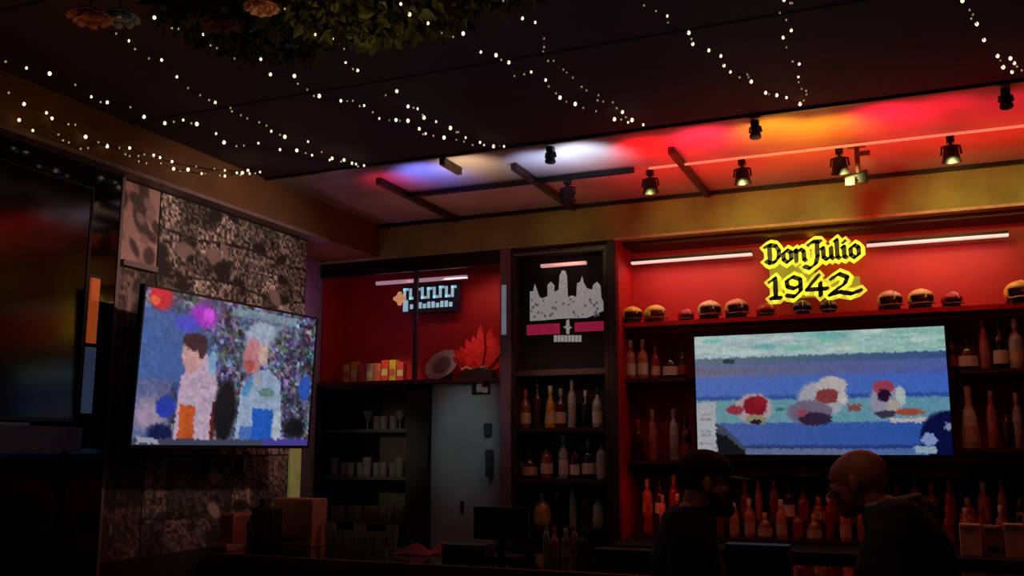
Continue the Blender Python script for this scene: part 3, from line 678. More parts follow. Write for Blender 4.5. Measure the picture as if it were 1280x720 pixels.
u.build('window_marks', mat('skyline_grey', '#7c7c80', .6, emit='#707478', es=.3), sk, True)
for x0, x1 in ((658, 699), (718, 754)):
    a = bpt(x0, 406 if x0 < 700 else 403); c = bpt(x1, 417 if x0 < 700 else 413); B((a[0], 6.39, c[1]), (c[0], 6.40, a[1]), 'red_stripe', mat('raspberry_stripe', '#b02850', .5, emit='#a82048', es=.45), sk)
u = MB()
for pts_ in ([(708,401),(711,399),(712,408),(715,409),(712,411),(711,418),(708,417),(708,411),(704,409),(708,407)],): u.prism([bpt(*p_) for p_ in pts_], 1, 6.38, 6.39)
u.build('centre_emblem', MATS['skyline_white'], sk, True)
u = MB()
for k in range(8):
    a = bpt(692+k*4.4, 419); c = bpt(692+k*4.4+3.2, 427); u.box((a[0], 6.39, c[1]), (c[0], 6.40, a[1]))
u.build('caption', MATS['skyline_white'], sk, True)
a = at(677, 331, Y=6.36); c = at(733, 336, Y=6.36)
o = B((a.x, 6.34, a.z-.022), (c.x, 6.37, a.z), 'light_bar', mat('pink_led', '#e0a8a0', .5, emit='#d8a098', es=.8)); tag(o, 'short pinkish light bar over the white skyline', 'light bar', 'light bars over the shelves')
lamp('skyline_light', 'AREA', ((a.x+c.x)/2, 6.34, 3.0), .12, '#ff9088', .3, .03, aim=(-2.25, 6.4, 2.6))

sh = thing('bottle_shelving', 'narrow black wooden shelving of liquor bottles under the skyline board', 'shelving', (-2.27, 6.3, 0))
B((-2.64, 6.64, 0), (-1.92, 6.68, 2.2), 'back_panel', m_black, sh)
B((-2.64, 6.3, 0), (-2.61, 6.64, 2.2), 'side_panel', m_darkwood, sh); B((-1.95, 6.3, 0), (-1.92, 6.64, 2.2), 'side_panel', m_darkwood, sh)
for z in ZS: B((-2.61, 6.32, z-.03), (-1.95, 6.64, z), 'shelf', m_darkwood, sh)
lamp('shelf_warm', 'AREA', (-2.3, 6.0, 2.3), .42, '#ffb890', .5, .1, aim=(-2.3, 6.5, 1.6))

# ------------------------------------------------------------------ niche shelves
zt = 2.555
o = B((XN0+.005, 6.40, zt-.03), (2.2, 6.67, zt), 'niche_shelf', mat('red_shelf', '#c81420', .35)); tag(o, 'long red shelf of mini helmets above the wide television', 'shelf')
for nm, x0, x1 in (('left', XN0+.005, -1.42), ('right', .26, 2.2)):
    for z, zz in ((2.17, 'upper'), (1.70 if nm == 'right' else 1.62, 'lower')):
        o = B((x0, 6.42, z-.025), (x1, 6.67, z), 'bottle_shelf', mat('dark_red_shelf', '#4a1014', .4)); tag(o, f'{zz} dark red bottle shelf {nm} of the wide television', 'shelf')
o = B((-1.42, 6.46, 1.52), (.26, 6.67, 1.58), 'bottle_shelf', m_black); tag(o, 'black ledge directly under the wide television', 'shelf')

for (x0, x1, lb) in ((-1.8, -.96, 'pinkish light bar left of the yellow neon sign'), (-.23, .59, 'pinkish light bar right of the yellow neon sign')):
    t = thing('light_bar', lb, 'light bar', ((x0+x1)/2, 6.5, 2.99), 0, 'light bars over the shelves')
    B((x0, 6.49, 3.0), (x1, 6.53, 3.02), 'bar_housing', m_darkmetal, t)
    B((x0, 6.485, 2.985), (x1, 6.525, 3.0), 'diffuser', m_led, t)
    lamp('bar_light', 'AREA', ((x0+x1)/2, 6.52, 2.98), 1.2, '#ff9888', .8, .03, aim=((x0+x1)/2, 6.62, 2.5))
    lamp('helmet_fill', 'AREA', ((x0+x1)/2, 6.2, 3.0), 1.0, '#ffe0b0', .8, .05, aim=((x0+x1)/2, 6.46, 2.58))  # added light without a fixture, brightens the helmets
    lamp('bar_light_low', 'AREA', ((x0+x1)/2, 6.45, 2.98), .7, '#ffb0a0', .8, .03, aim=((x0+x1)/2, 6.62, 1.9))

# ------------------------------------------------------------------ neon sign
ns = thing('neon_sign', 'yellow glowing neon sign reading Don Julio 1942 above the wide television', 'sign', (-.58, 6.5, 2.6))
G = {
 'D': (.72, [[(0,.9),(.22,1),(.5,.92),(.62,.65),(.6,.3),(.42,.05),(.2,0),(.02,.12)], [(.2,.92),(.2,.12)]]),
 'o': (.55, [[(.1,.14),(.1,.5),(.27,.64),(.44,.52),(.44,.14),(.27,0),(.1,.14)]]),
 'n': (.6, [[(.02,.56),(.12,.62),(.12,.02)], [(.14,.5),(.34,.63),(.46,.52),(.46,.08),(.54,.02)]]),
 'J': (.6, [[(.08,.86),(.3,1),(.62,.98)], [(.46,.98),(.46,.2),(.36,-.2),(.1,-.42),(-.14,-.3)]]),
 'u': (.6, [[(.04,.6),(.12,.62),(.12,.12),(.26,0),(.44,.14)], [(.46,.62),(.46,.1),(.54,.02)]]),
 'l': (.3, [[(.04,.95),(.12,1),(.12,.08),(.22,.02)]]),
 'i': (.3, [[(.04,.58),(.12,.62),(.12,.08),(.22,.02)], [(.1,.84),(.16,.88)]]),
 '1': (.4, [[(.02,.82),(.18,1),(.18,.02)], [(.04,0),(.32,0)]]),
 '9': (.62, [[(.48,.56),(.3,.42),(.12,.52),(.1,.82),(.28,1),(.48,.86),(.48,.3),(.3,.02),(.08,.1)]]),
 '4': (.62, [[(.36,1),(.02,.32),(.58,.32)], [(.4,.62),(.4,.0)]]),
 '2': (.95, [[(.08,.78),(.3,1),(.52,.82),(.44,.5),(.1,.12),(.02,.0),(.3,.12),(.6,.0),(.86,.14)]]),
}
def nib(u, A, Bp, w, h, ang, y0, y1):
    cs, sn = math.cos(ang), math.sin(ang)
    cor = [(sx*w*cs-sy*h*sn, sx*w*sn+sy*h*cs) for sx, sy in ((-1, -1), (1, -1), (1, 1), (-1, 1))]
    pts = [(p[0]+c_[0], p[1]+c_[1]) for p in (A, Bp) for c_ in cor]
    pts = sorted(set((round(a_, 6), round(b_, 6)) for a_, b_ in pts))
    def half(ps):
        r_ = []
        for p in ps:
            while len(r_) > 1 and (r_[-1][0]-r_[-2][0])*(p[1]-r_[-2][1])-(r_[-1][1]-r_[-2][1])*(p[0]-r_[-2][0]) <= 0: r_.pop()
            r_.append(p)
        return r_[:-1]
    hull = half(pts)+half(pts[::-1])
    if len(hull) > 2: u.prism(hull, 1, y0, y1)
def write(txt, x0, x1, z0, H, u, wn, hn, y0, y1, over=None):
    tot = sum(G[ch][0] for ch in txt); sx = (x1-x0)/tot; x = x0
    for ch in txt:
        wd, st = G[ch]
        for s_ in st:
            P_ = [(x+px_*sx, z0+pz*H) for px_, pz in s_]
            for A, Bp in zip(P_, P_[1:]): nib(u, A, Bp, wn, hn, math.radians(38), y0, y1)
        x += wd*sx
q0 = at(957, 329, Y=6.5); q1 = at(1076, 305, Y=6.5); q2 = at(958, 374, Y=6.5); q3 = at(1076, 350, Y=6.5)
xa, xb = q0.x, q1.x
rows = [('DonJulio', xa, xb, q0.z-.002, .125), ('1942', xa+.015, xb+.005, q2.z+.005, .135)]
m_neon = mat('neon_yellow', '#f0e850', .5, emit='#d8d03c', es=.85)
m_neon_dark = mat('sign_lettering_dark', '#1e1a04', .4)
ue = MB(); uy = MB(); ud = MB()
for txt, a_, b_, z_, h_ in rows:
    write(txt, a_, b_, z_, h_, uy, .031, .024, 6.515, 6.53)
    write(txt, a_, b_, z_, h_, ud, .0135, .0075, 6.500, 6.515)
uy.build('yellow_outline', m_neon, ns, True); ud.build('lettering', m_neon_dark, ns, True)
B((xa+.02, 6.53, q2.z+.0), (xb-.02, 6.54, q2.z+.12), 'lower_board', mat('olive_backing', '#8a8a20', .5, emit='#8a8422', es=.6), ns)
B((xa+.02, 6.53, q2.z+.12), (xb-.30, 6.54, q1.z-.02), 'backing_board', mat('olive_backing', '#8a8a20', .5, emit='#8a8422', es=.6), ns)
for xx in (xa+.06, xb-.26): B((xx-.006, 6.54, 2.72), (xx+.006, 6.68, 2.73), 'standoff', m_darkmetal, ns)
lamp('neon_glow', 'AREA', (-.58, 6.49, 2.86), .5, '#ffc020', .6, .3, aim=(-.58, 5.5, 2.9))
lamp('neon_back', 'POINT', (-.58, 6.6, 3.07), .12, '#ffa018', .03)

# ------------------------------------------------------------------ mini helmets
def helmet(col, label, px, Y, rz, s=1.0, mcol='#d8c8b0', z=zt):
    q = at(px, 390, Y=Y)
    t = thing('mini_helmet', label, 'helmet', (q.x, Y, z), rz, 'mini helmets on the red shelf'); t.scale = (1.15, 1.15, .95)
    u = MB(); u.ell((0, 0, .062*s), (.078*s, .066*s, .066*s), 20)
    bmesh.ops.delete(u.b, geom=[v for v in u.b.verts if v.co.z < .018*s or (v.co.x > .035*s and v.co.z < .062*s)], context='VERTS')
    o = u.build('shell', mat('helmet_'+col, col, .4), t, smooth=True)
    sl = o.modifiers.new('s', 'SOLIDIFY'); sl.thickness = .006*s
    MB().box((-.055*s, -.045*s, 0), (.03*s, .045*s, .03*s)).build('padding', m_blackmatt, t, bevel=.006)
    u = MB()
    for zz in (.028,): u.tube([(.03*s, -.06*s, zz*s), (.085*s, -.03*s, zz*s), (.095*s, 0, zz*s), (.085*s, .03*s, zz*s), (.03*s, .06*s, zz*s)], .0035*s, 6)
    u.tube([(.088*s, 0, .012*s), (.095*s, 0, .045*s)], .0035*s, 6); u.build('face_mask', mat('mask_'+mcol, mcol, .4), t)
    u = MB(); u.ell((0, 0, .063*s), (.081*s, .009*s, .068*s), 20)
    bmesh.ops.delete(u.b, geom=[v for v in u.b.verts if v.co.z < .05*s], context='VERTS')
    u.build('stripe', mat('stripe_pale', '#e8d8b8', .4), t, smooth=True)
H = [('#e0b828', 790, 6.46, -.9, 1.0, '#402010', 'golden mini helmet at the left end of the red shelf'),
     ('#e0c040', 819, 6.46, -.6, 1.0, '#c02818', 'golden mini helmet beside the leftmost one'),
     ('#a01418', 857, 6.5, -.8, .72, '#601010', 'small dark red mini helmet between the golden and the pale ones'),
     ('#e8c890', 887, 6.46, -1.1, 1.08, '#a83018', 'pale gold mini helmet above the left corner of the television'),
     ('#e0a070', 921, 6.46, -1.0, 1.08, '#a02018', 'peach mini helmet left of the neon sign'),
     ('#b01820', 957, 6.5, -.8, .8, '#701018', 'dark red mini helmet under the left end of the neon sign'),
     ('#302040', 1003, 6.46, -1.4, .8, '#a06080', 'dark violet mini helmet under the neon sign'),
     ('#402838', 1036, 6.46, -1.4, .75, '#a08060', 'dark mini helmet under the numbers of the neon sign'),
     ('#e0b080', 1113, 6.46, -1.2, 1.05, '#a02018', 'peach gold mini helmet right of the neon sign'),
     ('#e8c870', 1152, 6.46, -1.2, 1.05, '#a82818', 'gold mini helmet above the right corner of the television'),
     ('#a01820', 1191, 6.46, -1.0, .8, '#803040', 'red mini helmet right of the gold one'),
     ('#f0c848', 1277, 6.44, -1.3, 1.15, '#e0a030', 'bright gold mini helmet at the right edge of the photo')]
for c_, px, Y, rz, s, mc, lb in H: helmet(c_, lb, px, Y, rz, s, mc)

# ------------------------------------------------------------------ bottles
PROF = {
 'wine': [(.036, 0), (.038, .006), (.038, .19), (.03, .215), (.015, .24), (.0135, .3)],
 'spirit': [(.037, 0), (.039, .006), (.039, .15), (.034, .18), (.015, .205), (.0135, .26)],
 'square': [(.04, 0), (.042, .006), (.042, .13), (.036, .15), (.016, .165), (.014, .22)],
 'squat': [(.05, 0), (.054, .01), (.052, .09), (.036, .125), (.016, .14), (.015, .17)],
 'slim': [(.028, 0), (.03, .006), (.03, .2), (.022, .235), (.0125, .25), (.012, .31)],
 'bell': [(.042, 0), (.044, .006), (.038, .1), (.03, .17), (.016, .21), (.014, .28)],
}
PB = {}
GL = {'amber': '#7c4014', 'clear': '#9aa09c', 'brown': '#3c1c0c', 'red': '#84241c', 'green': '#1c3420', 'gold': '#b88420', 'rose': '#b06858', 'black': '#121012', 'white': '#c8c0b0'}
LB = {'white': '#d0c4b0', 'cream': '#b8a078', 'red': '#902018', 'black': '#181416', 'gold': '#b08a38', 'none': None}
def bottle(shape, glass, lab, cap, loc, label, group, rz=0, scale=1.0):
    key = (shape, glass, lab, cap)
    if key not in PB:
        t = thing('liquor_bottle', label, 'bottle', loc, rz, group); pr = PROF[shape]
        MB().lathe(pr, n=8 if shape == 'square' else 14).build('glass', mat('bottle_glass_'+glass, GL[glass], .12, coat=.3, var=.2, scale=20), t, smooth=True)
        r, z = pr[-1]
        MB().lathe([(r+.002, z-.035), (r+.003, z-.03), (r+.003, z+.012), (r, z+.016)], n=12).build('cap', mat('cap_'+cap, {'black': '#141214', 'gold': '#b89040', 'white': '#c8c0b8', 'red': '#a01c18', 'steel': '#8c8c90'}[cap], .4), t, smooth=True)
        if LB[lab]:
            r0 = pr[2][0]; zz = pr[2][1]
            if shape in ('bell',): MB().lathe([(.0435, .03), (.0385, .105)], n=14).build('label', mat('label_'+lab, LB[lab], .6), t)
            else: MB().lathe([(r0+.0012, .03), (r0+.0012, zz*.72)] if shape != 'squat' else [(.0555, .02), (.0545, .08)], n=8 if shape == 'square' else 14).build('label', mat('label_'+lab, LB[lab], .6), t)
        PB[key] = t
        if scale != 1: t.scale = (scale,)*3
        return t
    return dup(PB[key], loc, rz, label, group, scale)
SHN = {'wine': 'tall round', 'spirit': 'round', 'square': 'square', 'squat': 'squat', 'slim': 'slim', 'bell': 'bell-shaped'}
def bl_label(sh_, g_, l_, c_, i, where):
    return f'{SHN[sh_]} {g_} bottle, {l_+" label, " if l_ != "none" else ""}{ORD[i]} from left, {where}'
def row(items, Y, z, where, py=500):
    for i, (px, sh_, g_, l_, c_, *sc) in enumerate(items):
        q = at(px, py, Y=Y); bottle(sh_, g_, l_, c_, (q.x, Y, z), bl_label(sh_, g_, l_, c_, i, where), 'bottles on '+where, random.uniform(0, 6), sc[0] if sc else 1.0)
row([(644, 'spirit', 'rose', 'white', 'red'), (657, 'spirit', 'amber', 'cream', 'red'), (672, 'slim', 'brown', 'black', 'black'), (688, 'bell', 'gold', 'cream', 'white'), (701, 'spirit', 'brown', 'cream', 'steel'),
     (715, 'slim', 'clear', 'none', 'steel', 1.05), (732, 'wine', 'black', 'none', 'white', .82), (747, 'spirit', 'clear', 'white', 'black')], 6.42, ZS[0], 'top shelf under skyline board')
row([(646, 'spirit', 'black', 'white', 'black'), (662, 'squat', 'brown', 'cream', 'black'), (683, 'square', 'amber', 'white', 'black', 1.1), (704, 'wine', 'clear', 'white', 'white', .95), (718, 'spirit', 'brown', 'white', 'black', .9),
     (735, 'square', 'black', 'white', 'steel', 1.15), (751, 'spirit', 'clear', 'cream', 'black')], 6.42, ZS[1], 'middle shelf under skyline board')
row([(655, 'spirit', 'black', 'none', 'black'), (678, 'squat', 'gold', 'gold', 'steel', 1.2), (697, 'slim', 'black', 'none', 'steel'), (715, 'slim', 'clear', 'none', 'steel', .9), (731, 'spirit', 'brown', 'none', 'black'), (746, 'square', 'clear', 'cream', 'black')],
    6.42, ZS[2], 'bottom shelf under skyline board')
row([(789, 'spirit', 'rose', 'white', 'white'), (804, 'spirit', 'rose', 'white', 'white'), (820, 'spirit', 'red', 'cream', 'red', .8), (839, 'squat', 'black', 'white', 'black', 1.0), (854, 'spirit', 'brown', 'red', 'black', .8)], 6.5, 2.17, 'upper shelf left of wide television', 480)
row([(778, 'slim', 'rose', 'none', 'white', 1.05), (798, 'spirit', 'brown', 'none', 'red'), (816, 'slim', 'rose', 'none', 'white', 1.05), (843, 'slim', 'clear', 'none', 'steel', 1.05), (858, 'spirit', 'brown', 'red', 'black')], 6.5, 1.62, 'lower shelf left of wide television', 560)
row([(1193, 'spirit', 'brown', 'red', 'black', .8), (1212, 'squat', 'brown', 'white', 'black', 1.05), (1234, 'slim', 'rose', 'none', 'red', .95), (1254, 'spirit', 'black', 'white', 'black', 1.05), (1274, 'spirit', 'clear', 'cream', 'white', 1.1), (1296, 'wine', 'amber', 'cream', 'black')], 6.5, 2.17, 'upper shelf right of wide television', 480)
row([(1215, 'bell', 'white', 'cream', 'white', 1.25), (1243, 'slim', 'rose', 'none', 'white', 1.05), (1262, 'spirit', 'brown', 'none', 'black', .9), (1275, 'slim', 'clear', 'none', 'white'), (1295, 'spirit', 'brown', 'red', 'black')], 6.5, 1.70, 'lower shelf right of wide television', 560)
# stepped rows on the back counter
kinds = [('spirit', 'red', 'red', 'red'), ('bell', 'amber', 'none', 'gold'), ('spirit', 'rose', 'cream', 'white'), ('square', 'amber', 'red', 'black'), ('slim', 'rose', 'none', 'steel'), ('squat', 'amber', 'cream', 'gold'), ('wine', 'red', 'none', 'gold'), ('spirit', 'brown', 'white', 'black'), ('slim', 'red', 'none', 'white')]
def step_row(x0, x1, Y, z, where, seed, dx=.079, smax=1.0):
    rr = random.Random(seed); x = x0; i = 0
    while x < x1:
        k = kinds[rr.randrange(len(kinds))]; s = rr.uniform(.85, 1.0)*smax
        bottle(*k, (x, Y+rr.uniform(-.01, .01), z), bl_label(*k, i, where), 'bottles on '+where, rr.uniform(0, 6), s); x += dx*rr.uniform(1.12, 1.3); i += 1
step_row(-1.74, .95, 6.56, 1.235, 'rear step of back counter', 1, smax=.98)
step_row(-1.70, .95, 6.43, 1.13, 'front step of back counter', 2, smax=.9)

# ------------------------------------------------------------------ back counter with steps, red glow
bc = thing('back_counter', 'dark back counter with stepped bottle display below the wide television', 'counter', (0, 6.3, 0))
B((-1.84, 6.0, 1.06), (2.2, 6.68, 1.1), 'worktop', m_blackmatt, bc, bevel=.003)
B((-1.82, 6.06, 0), (2.2, 6.68, 1.06), 'base', m_darkwood, bc)
B((-1.8, 6.37, 1.1), (2.2, 6.49, 1.13), 'step', m_darkwood, bc); B((-1.8, 6.49, 1.1), (2.2, 6.63, 1.235), 'step', m_darkwood, bc)
B((-1.8, 6.63, 1.1), (2.2, 6.68, 1.25), 'step_back', m_black, bc)
lc = thing('side_counter', 'dark low counter in front of the bottle shelving', 'counter', (-2.3, 6.1, 0))
B((-2.70, 5.98, 1.02), (-1.86, 6.28, 1.06), 'worktop', m_black, lc, bevel=.003); B((-2.68, 6.02, 0), (-1.88, 6.28, 1.02), 'base', m_darkwood, lc)
for px, p, c_ in ((800, .9, '#ff5838'), (840, .9, '#ff5030'), (935, .22, '#ff5038'), (1000, .25, '#ff5840'), (1060, .2, '#ff4030'), (1150, .1, '#ff5030'), (1190, .1, '#ff7840')):
    q = at(px, 600, Y=6.3); lamp('bottle_glow', 'SPOT', (q.x, 6.15, 1.62), p*1.7, c_, .04, aim=(q.x, 6.5, 1.3), spot=70, blend=.9)

# three cream cartons at the right on the back counter
for i, (x0, x1, y0, lb) in enumerate(((1199, 1226, 655, 'cream carton on the back counter, nearest the bald man'), (1229, 1252, 657, 'tan carton with dark slot between two cream ones'), (1254, 1280, 655, 'cream carton on the back counter at the right edge of the photo'))):
    a = at(x0, y0, Y=6.12); c = at(x1, y0, Y=6.12); t = thing('cardboard_carton', lb, 'carton', ((a.x+c.x)/2, 6.12, 1.1), 0, 'cream cartons on the back counter')
    h = a.z-1.1; w_ = c.x-a.x
    MB().box((-w_/2, 0, 0), (w_/2, .1, h)).build('carton_body', m_cream if i != 1 else mat('tan_card', '#8a7858', .7), t, bevel=.004)
    MB().box((-w_/2, -.012, h*.92), (w_/2*.5, .0, h)).build('flap', m_cream, t)
    if i == 1: MB().box((-.03, -.004, .03), (.03, .0, .06)).build('slot', m_black, t)

# ------------------------------------------------------------------ front bar
fb = thing('bar_counter', 'black glossy bar counter across the room behind the two men', 'bar', (-1, 4.9, 0))
B((-3.8, 4.55, 1.07), (2.6, 5.25, 1.11), 'bar_top', m_blackgloss, fb, bevel=.006)
B((-3.8, 4.7, 0), (2.6, 5.15, 1.07), 'bar_front', m_darkwood, fb)
B((-3.8, 4.53, 1.05), (2.6, 4.56, 1.11), 'bar_nosing', m_redwood, fb, bevel=.004)
ZB = 1.11
def onbar(px, Y=4.95): return at(px, 690, Y=Y).x
# POS terminal
x = (onbar(592, 4.85)+onbar(662, 4.85))/2; s = at(592, 633, Y=4.85); e = at(660, 672, Y=4.85)
t = thing('till_monitor', 'black till monitor seen from behind on the bar before the grey door', 'monitor', (x, 4.85, ZB))
w_ = (e.x-s.x)/2
MB().box((-w_, -.015, s.z-ZB-.17), (w_, .015, s.z-ZB)).box((-w_*.5, -.035, s.z-ZB-.13), (w_*.5, -.015, s.z-ZB-.04)).build('display', m_blackmatt, t, bevel=.006)
MB().box((-.1, -.02, 0), (.1, .12, .02)).cyl((0, 0, .02), (0, 0, s.z-ZB-.1), .02).build('stand', m_darkmetal, t)
MB().box((-w_, -.017, s.z-ZB-.006), (w_, -.013, s.z-ZB)).build('edge_trim', mat('grey_edge_b', '#343434', .4), t)
def boxy(px0, px1, y0, Y, m, name, label, cat, h0=ZB, dep=.16, extra=None):
    a = at(px0, y0, Y=Y); c = at(px1, y0, Y=Y); t = thing(name, label, cat, ((a.x+c.x)/2, Y, h0)); w_ = c.x-a.x; h = a.z-h0
    MB().box((-w_/2, 0, 0), (w_/2, dep, h)).build('body', m, t, bevel=.006)
    if extra: extra(t, w_, h)
    return t
def prn(t, w_, h):
    MB().box((-w_*.35, -.006, h*.55), (w_*.35, 0, h*.68)).build('paper_slot', mat('slot_grey', '#484040', .5), t)
    MB().box((-w_*.5, .0, h), (w_*.5, .12, h+.008)).build('lid', mat('lid_grey', '#2c2424', .4), t)
boxy(552, 604, 682, 4.8, m_blackmatt, 'receipt_printer', 'low black receipt printer left of the till monitor', 'printer', extra=prn)
boxy(742, 828, 688, 4.8, m_blackmatt, 'garnish_tray', 'long low black garnish tray left of the man with the cap', 'tray', extra=prn)
boxy(906, 985, 682, 4.9, m_blackmatt, 'speed_caddy', 'low black caddy between the two men', 'caddy', extra=prn)
def card(t, w_, h):
    MB().box((-w_*.4, -.003, h*.12), (w_*.35, 0, h*.22)).build('printed_line', mat('maroon_print', '#5c241c', .6), t)
boxy(342, 391, 623, 5.0, mat('clay_board', '#b47460', .7), 'menu_box', 'clay pink box standing on the bar under the yellow panel', 'box', extra=card)
def esp(t, w_, h):
    MB().cyl((-w_*.1, .05, h), (-w_*.1, .05, h+.05), .035, .03).build('hopper', m_blackmatt, t, smooth=True)
    MB().box((-w_*.2, -.01, h*.45), (w_*.4, 0, h*.8)).build('side_panel', mat('slate_panel', '#1c242c', .4), t)
boxy(314, 341, 634, 4.9, mat('slate_metal', '#343438', .4, metal=.4), 'coffee_grinder', 'slate grey coffee grinder left of the clay pink box', 'grinder', extra=esp)
def spout(t, w_, h):
    MB().cyl((0, -.0, h*.8), (0, -.05, h*.74), .012).build('spout', m_darkmetal, t)
boxy(287, 312, 650, 4.85, m_darkwood, 'drink_dispenser', 'dark drink dispenser left of the coffee grinder', 'dispenser', extra=spout)
t = boxy(200, 285, 678, 4.62, mat('rosewood_tray', '#8a4c44', .5), 'serving_tray', 'reddish serving stand at the left end of the bar', 'tray', dep=.14, extra=lambda t, w_, h: MB().box((-w_/2, -.008, h-.012), (w_/2, 0, h+.012)).build('rim', mat('rose_rim', '#b08078', .5), t))
boxy(262, 292, 645, 4.72, mat('dull_red_tin', '#7c3430', .6), 'tea_tin', 'dull red tin on the bar beside the drink dispenser', 'tin', extra=lambda t, w_, h: MB().box((-w_/2-.003, -.003, h), (w_/2+.003, .163, h+.015)).build('lid', mat('dull_red_tin_lid', '#a05850', .5), t))
def cloth(label, px, Y, c_, s, seed):
    rr = random.Random(seed); q = at(px, 690, Y=Y); u = MB(); n = 14; g = {}
    for i in range(n):
        for j in range(n):
            a_, b_ = (i/(n-1)-.5), (j/(n-1)-.5); r_ = math.hypot(a_, b_)
            z = max(0, .06*(1-r_*2.1))+.012*abs(noise.noise(Vector((a_*6+seed, b_*6, 0))))+.003
            g[i, j] = u.b.verts.new((q.x+a_*s, Y+b_*s*.7, ZB+z))
    for i in range(n-1):
        for j in range(n-1): u.b.faces.new((g[i, j], g[i+1, j], g[i+1, j+1], g[i, j+1]))
    o = u.build('bar_cloth', mat('cloth_'+c_, c_, .9), None, smooth=True); tag(o, label, 'cloth'); sl = o.modifiers.new('s', 'SOLIDIFY'); sl.thickness = .003
cloth('crumpled maroon cloth on the bar before the glass cabinet', 520, 4.95, '#7c2838', .24, 3)
cloth('crumpled red cloth at the foot of the grey door', 556, 5.1, '#a03440', .18, 5)
# bar tools, bottles and tumblers on the bar
rr = random.Random(12)
LBn = 'the bar left of the till monitor'
for i, px in enumerate((412, 424, 436, 449, 463, 476, 490)):
    q = onbar(px, 5.1); place_glass('tumbler' if i % 3 else 'pint', (q, 5.1, ZB), f'{"tumbler" if i % 3 else "pint glass"} {ORD[i]} from the left on the bar before the glass cabinet', 'glasses on '+LBn)
for i, px in enumerate((683, 693, 707, 718, 729)):
    q = onbar(px, 5.0); k = [('slim', 'clear', 'none', 'steel'), ('spirit', 'rose', 'none', 'red'), ('spirit', 'rose', 'cream', 'white'), ('slim', 'rose', 'none', 'steel'), ('spirit', 'brown', 'none', 'black')][i]
    bottle(*k, (q, 5.0, ZB), bl_label(*k, i, 'bar top right of till monitor'), 'bottles on the bar right of the till monitor', i, .6)

# ------------------------------------------------------------------ people
m_skin = mat('skin_warm', '#a8624a', .5, var=.06, scale=12, bump=.05)
m_jacket = mat('black_jacket_cloth', '#2c2e38', .85, var=.2, scale=25, bump=.2)
m_tee = mat('black_shirt_cloth', '#070708', .9, var=.2, scale=25, bump=.2)
m_trouser = mat('dark_trouser_cloth', '#101116', .9)
m_shoe = mat('dark_shoe', '#0c0a0a', .4)
def skin_mesh(verts, edges, radii, root=0, sub=2):
    me = bpy.data.meshes.new('tmp'); me.from_pydata([Vector(v) for v in verts], edges, [])
    o = bpy.data.objects.new('tmp', me); COL.objects.link(o)
    sk_ = o.modifiers.new('skin', 'SKIN'); sk_.use_smooth_shade = True
    for i, r in enumerate(radii):
        r = r if isinstance(r, tuple) else (r, r); me.skin_vertices[0].data[i].radius = r
    me.skin_vertices[0].data[root].use_root = True
    s_ = o.modifiers.new('sub', 'SUBSURF'); s_.levels = sub; s_.render_levels = sub
    dg = bpy.context.evaluated_depsgraph_get(); ev = o.evaluated_get(dg); m2 = bpy.data.meshes.new_from_object(ev)
    bpy.data.objects.remove(o); bpy.data.meshes.remove(me); return m2
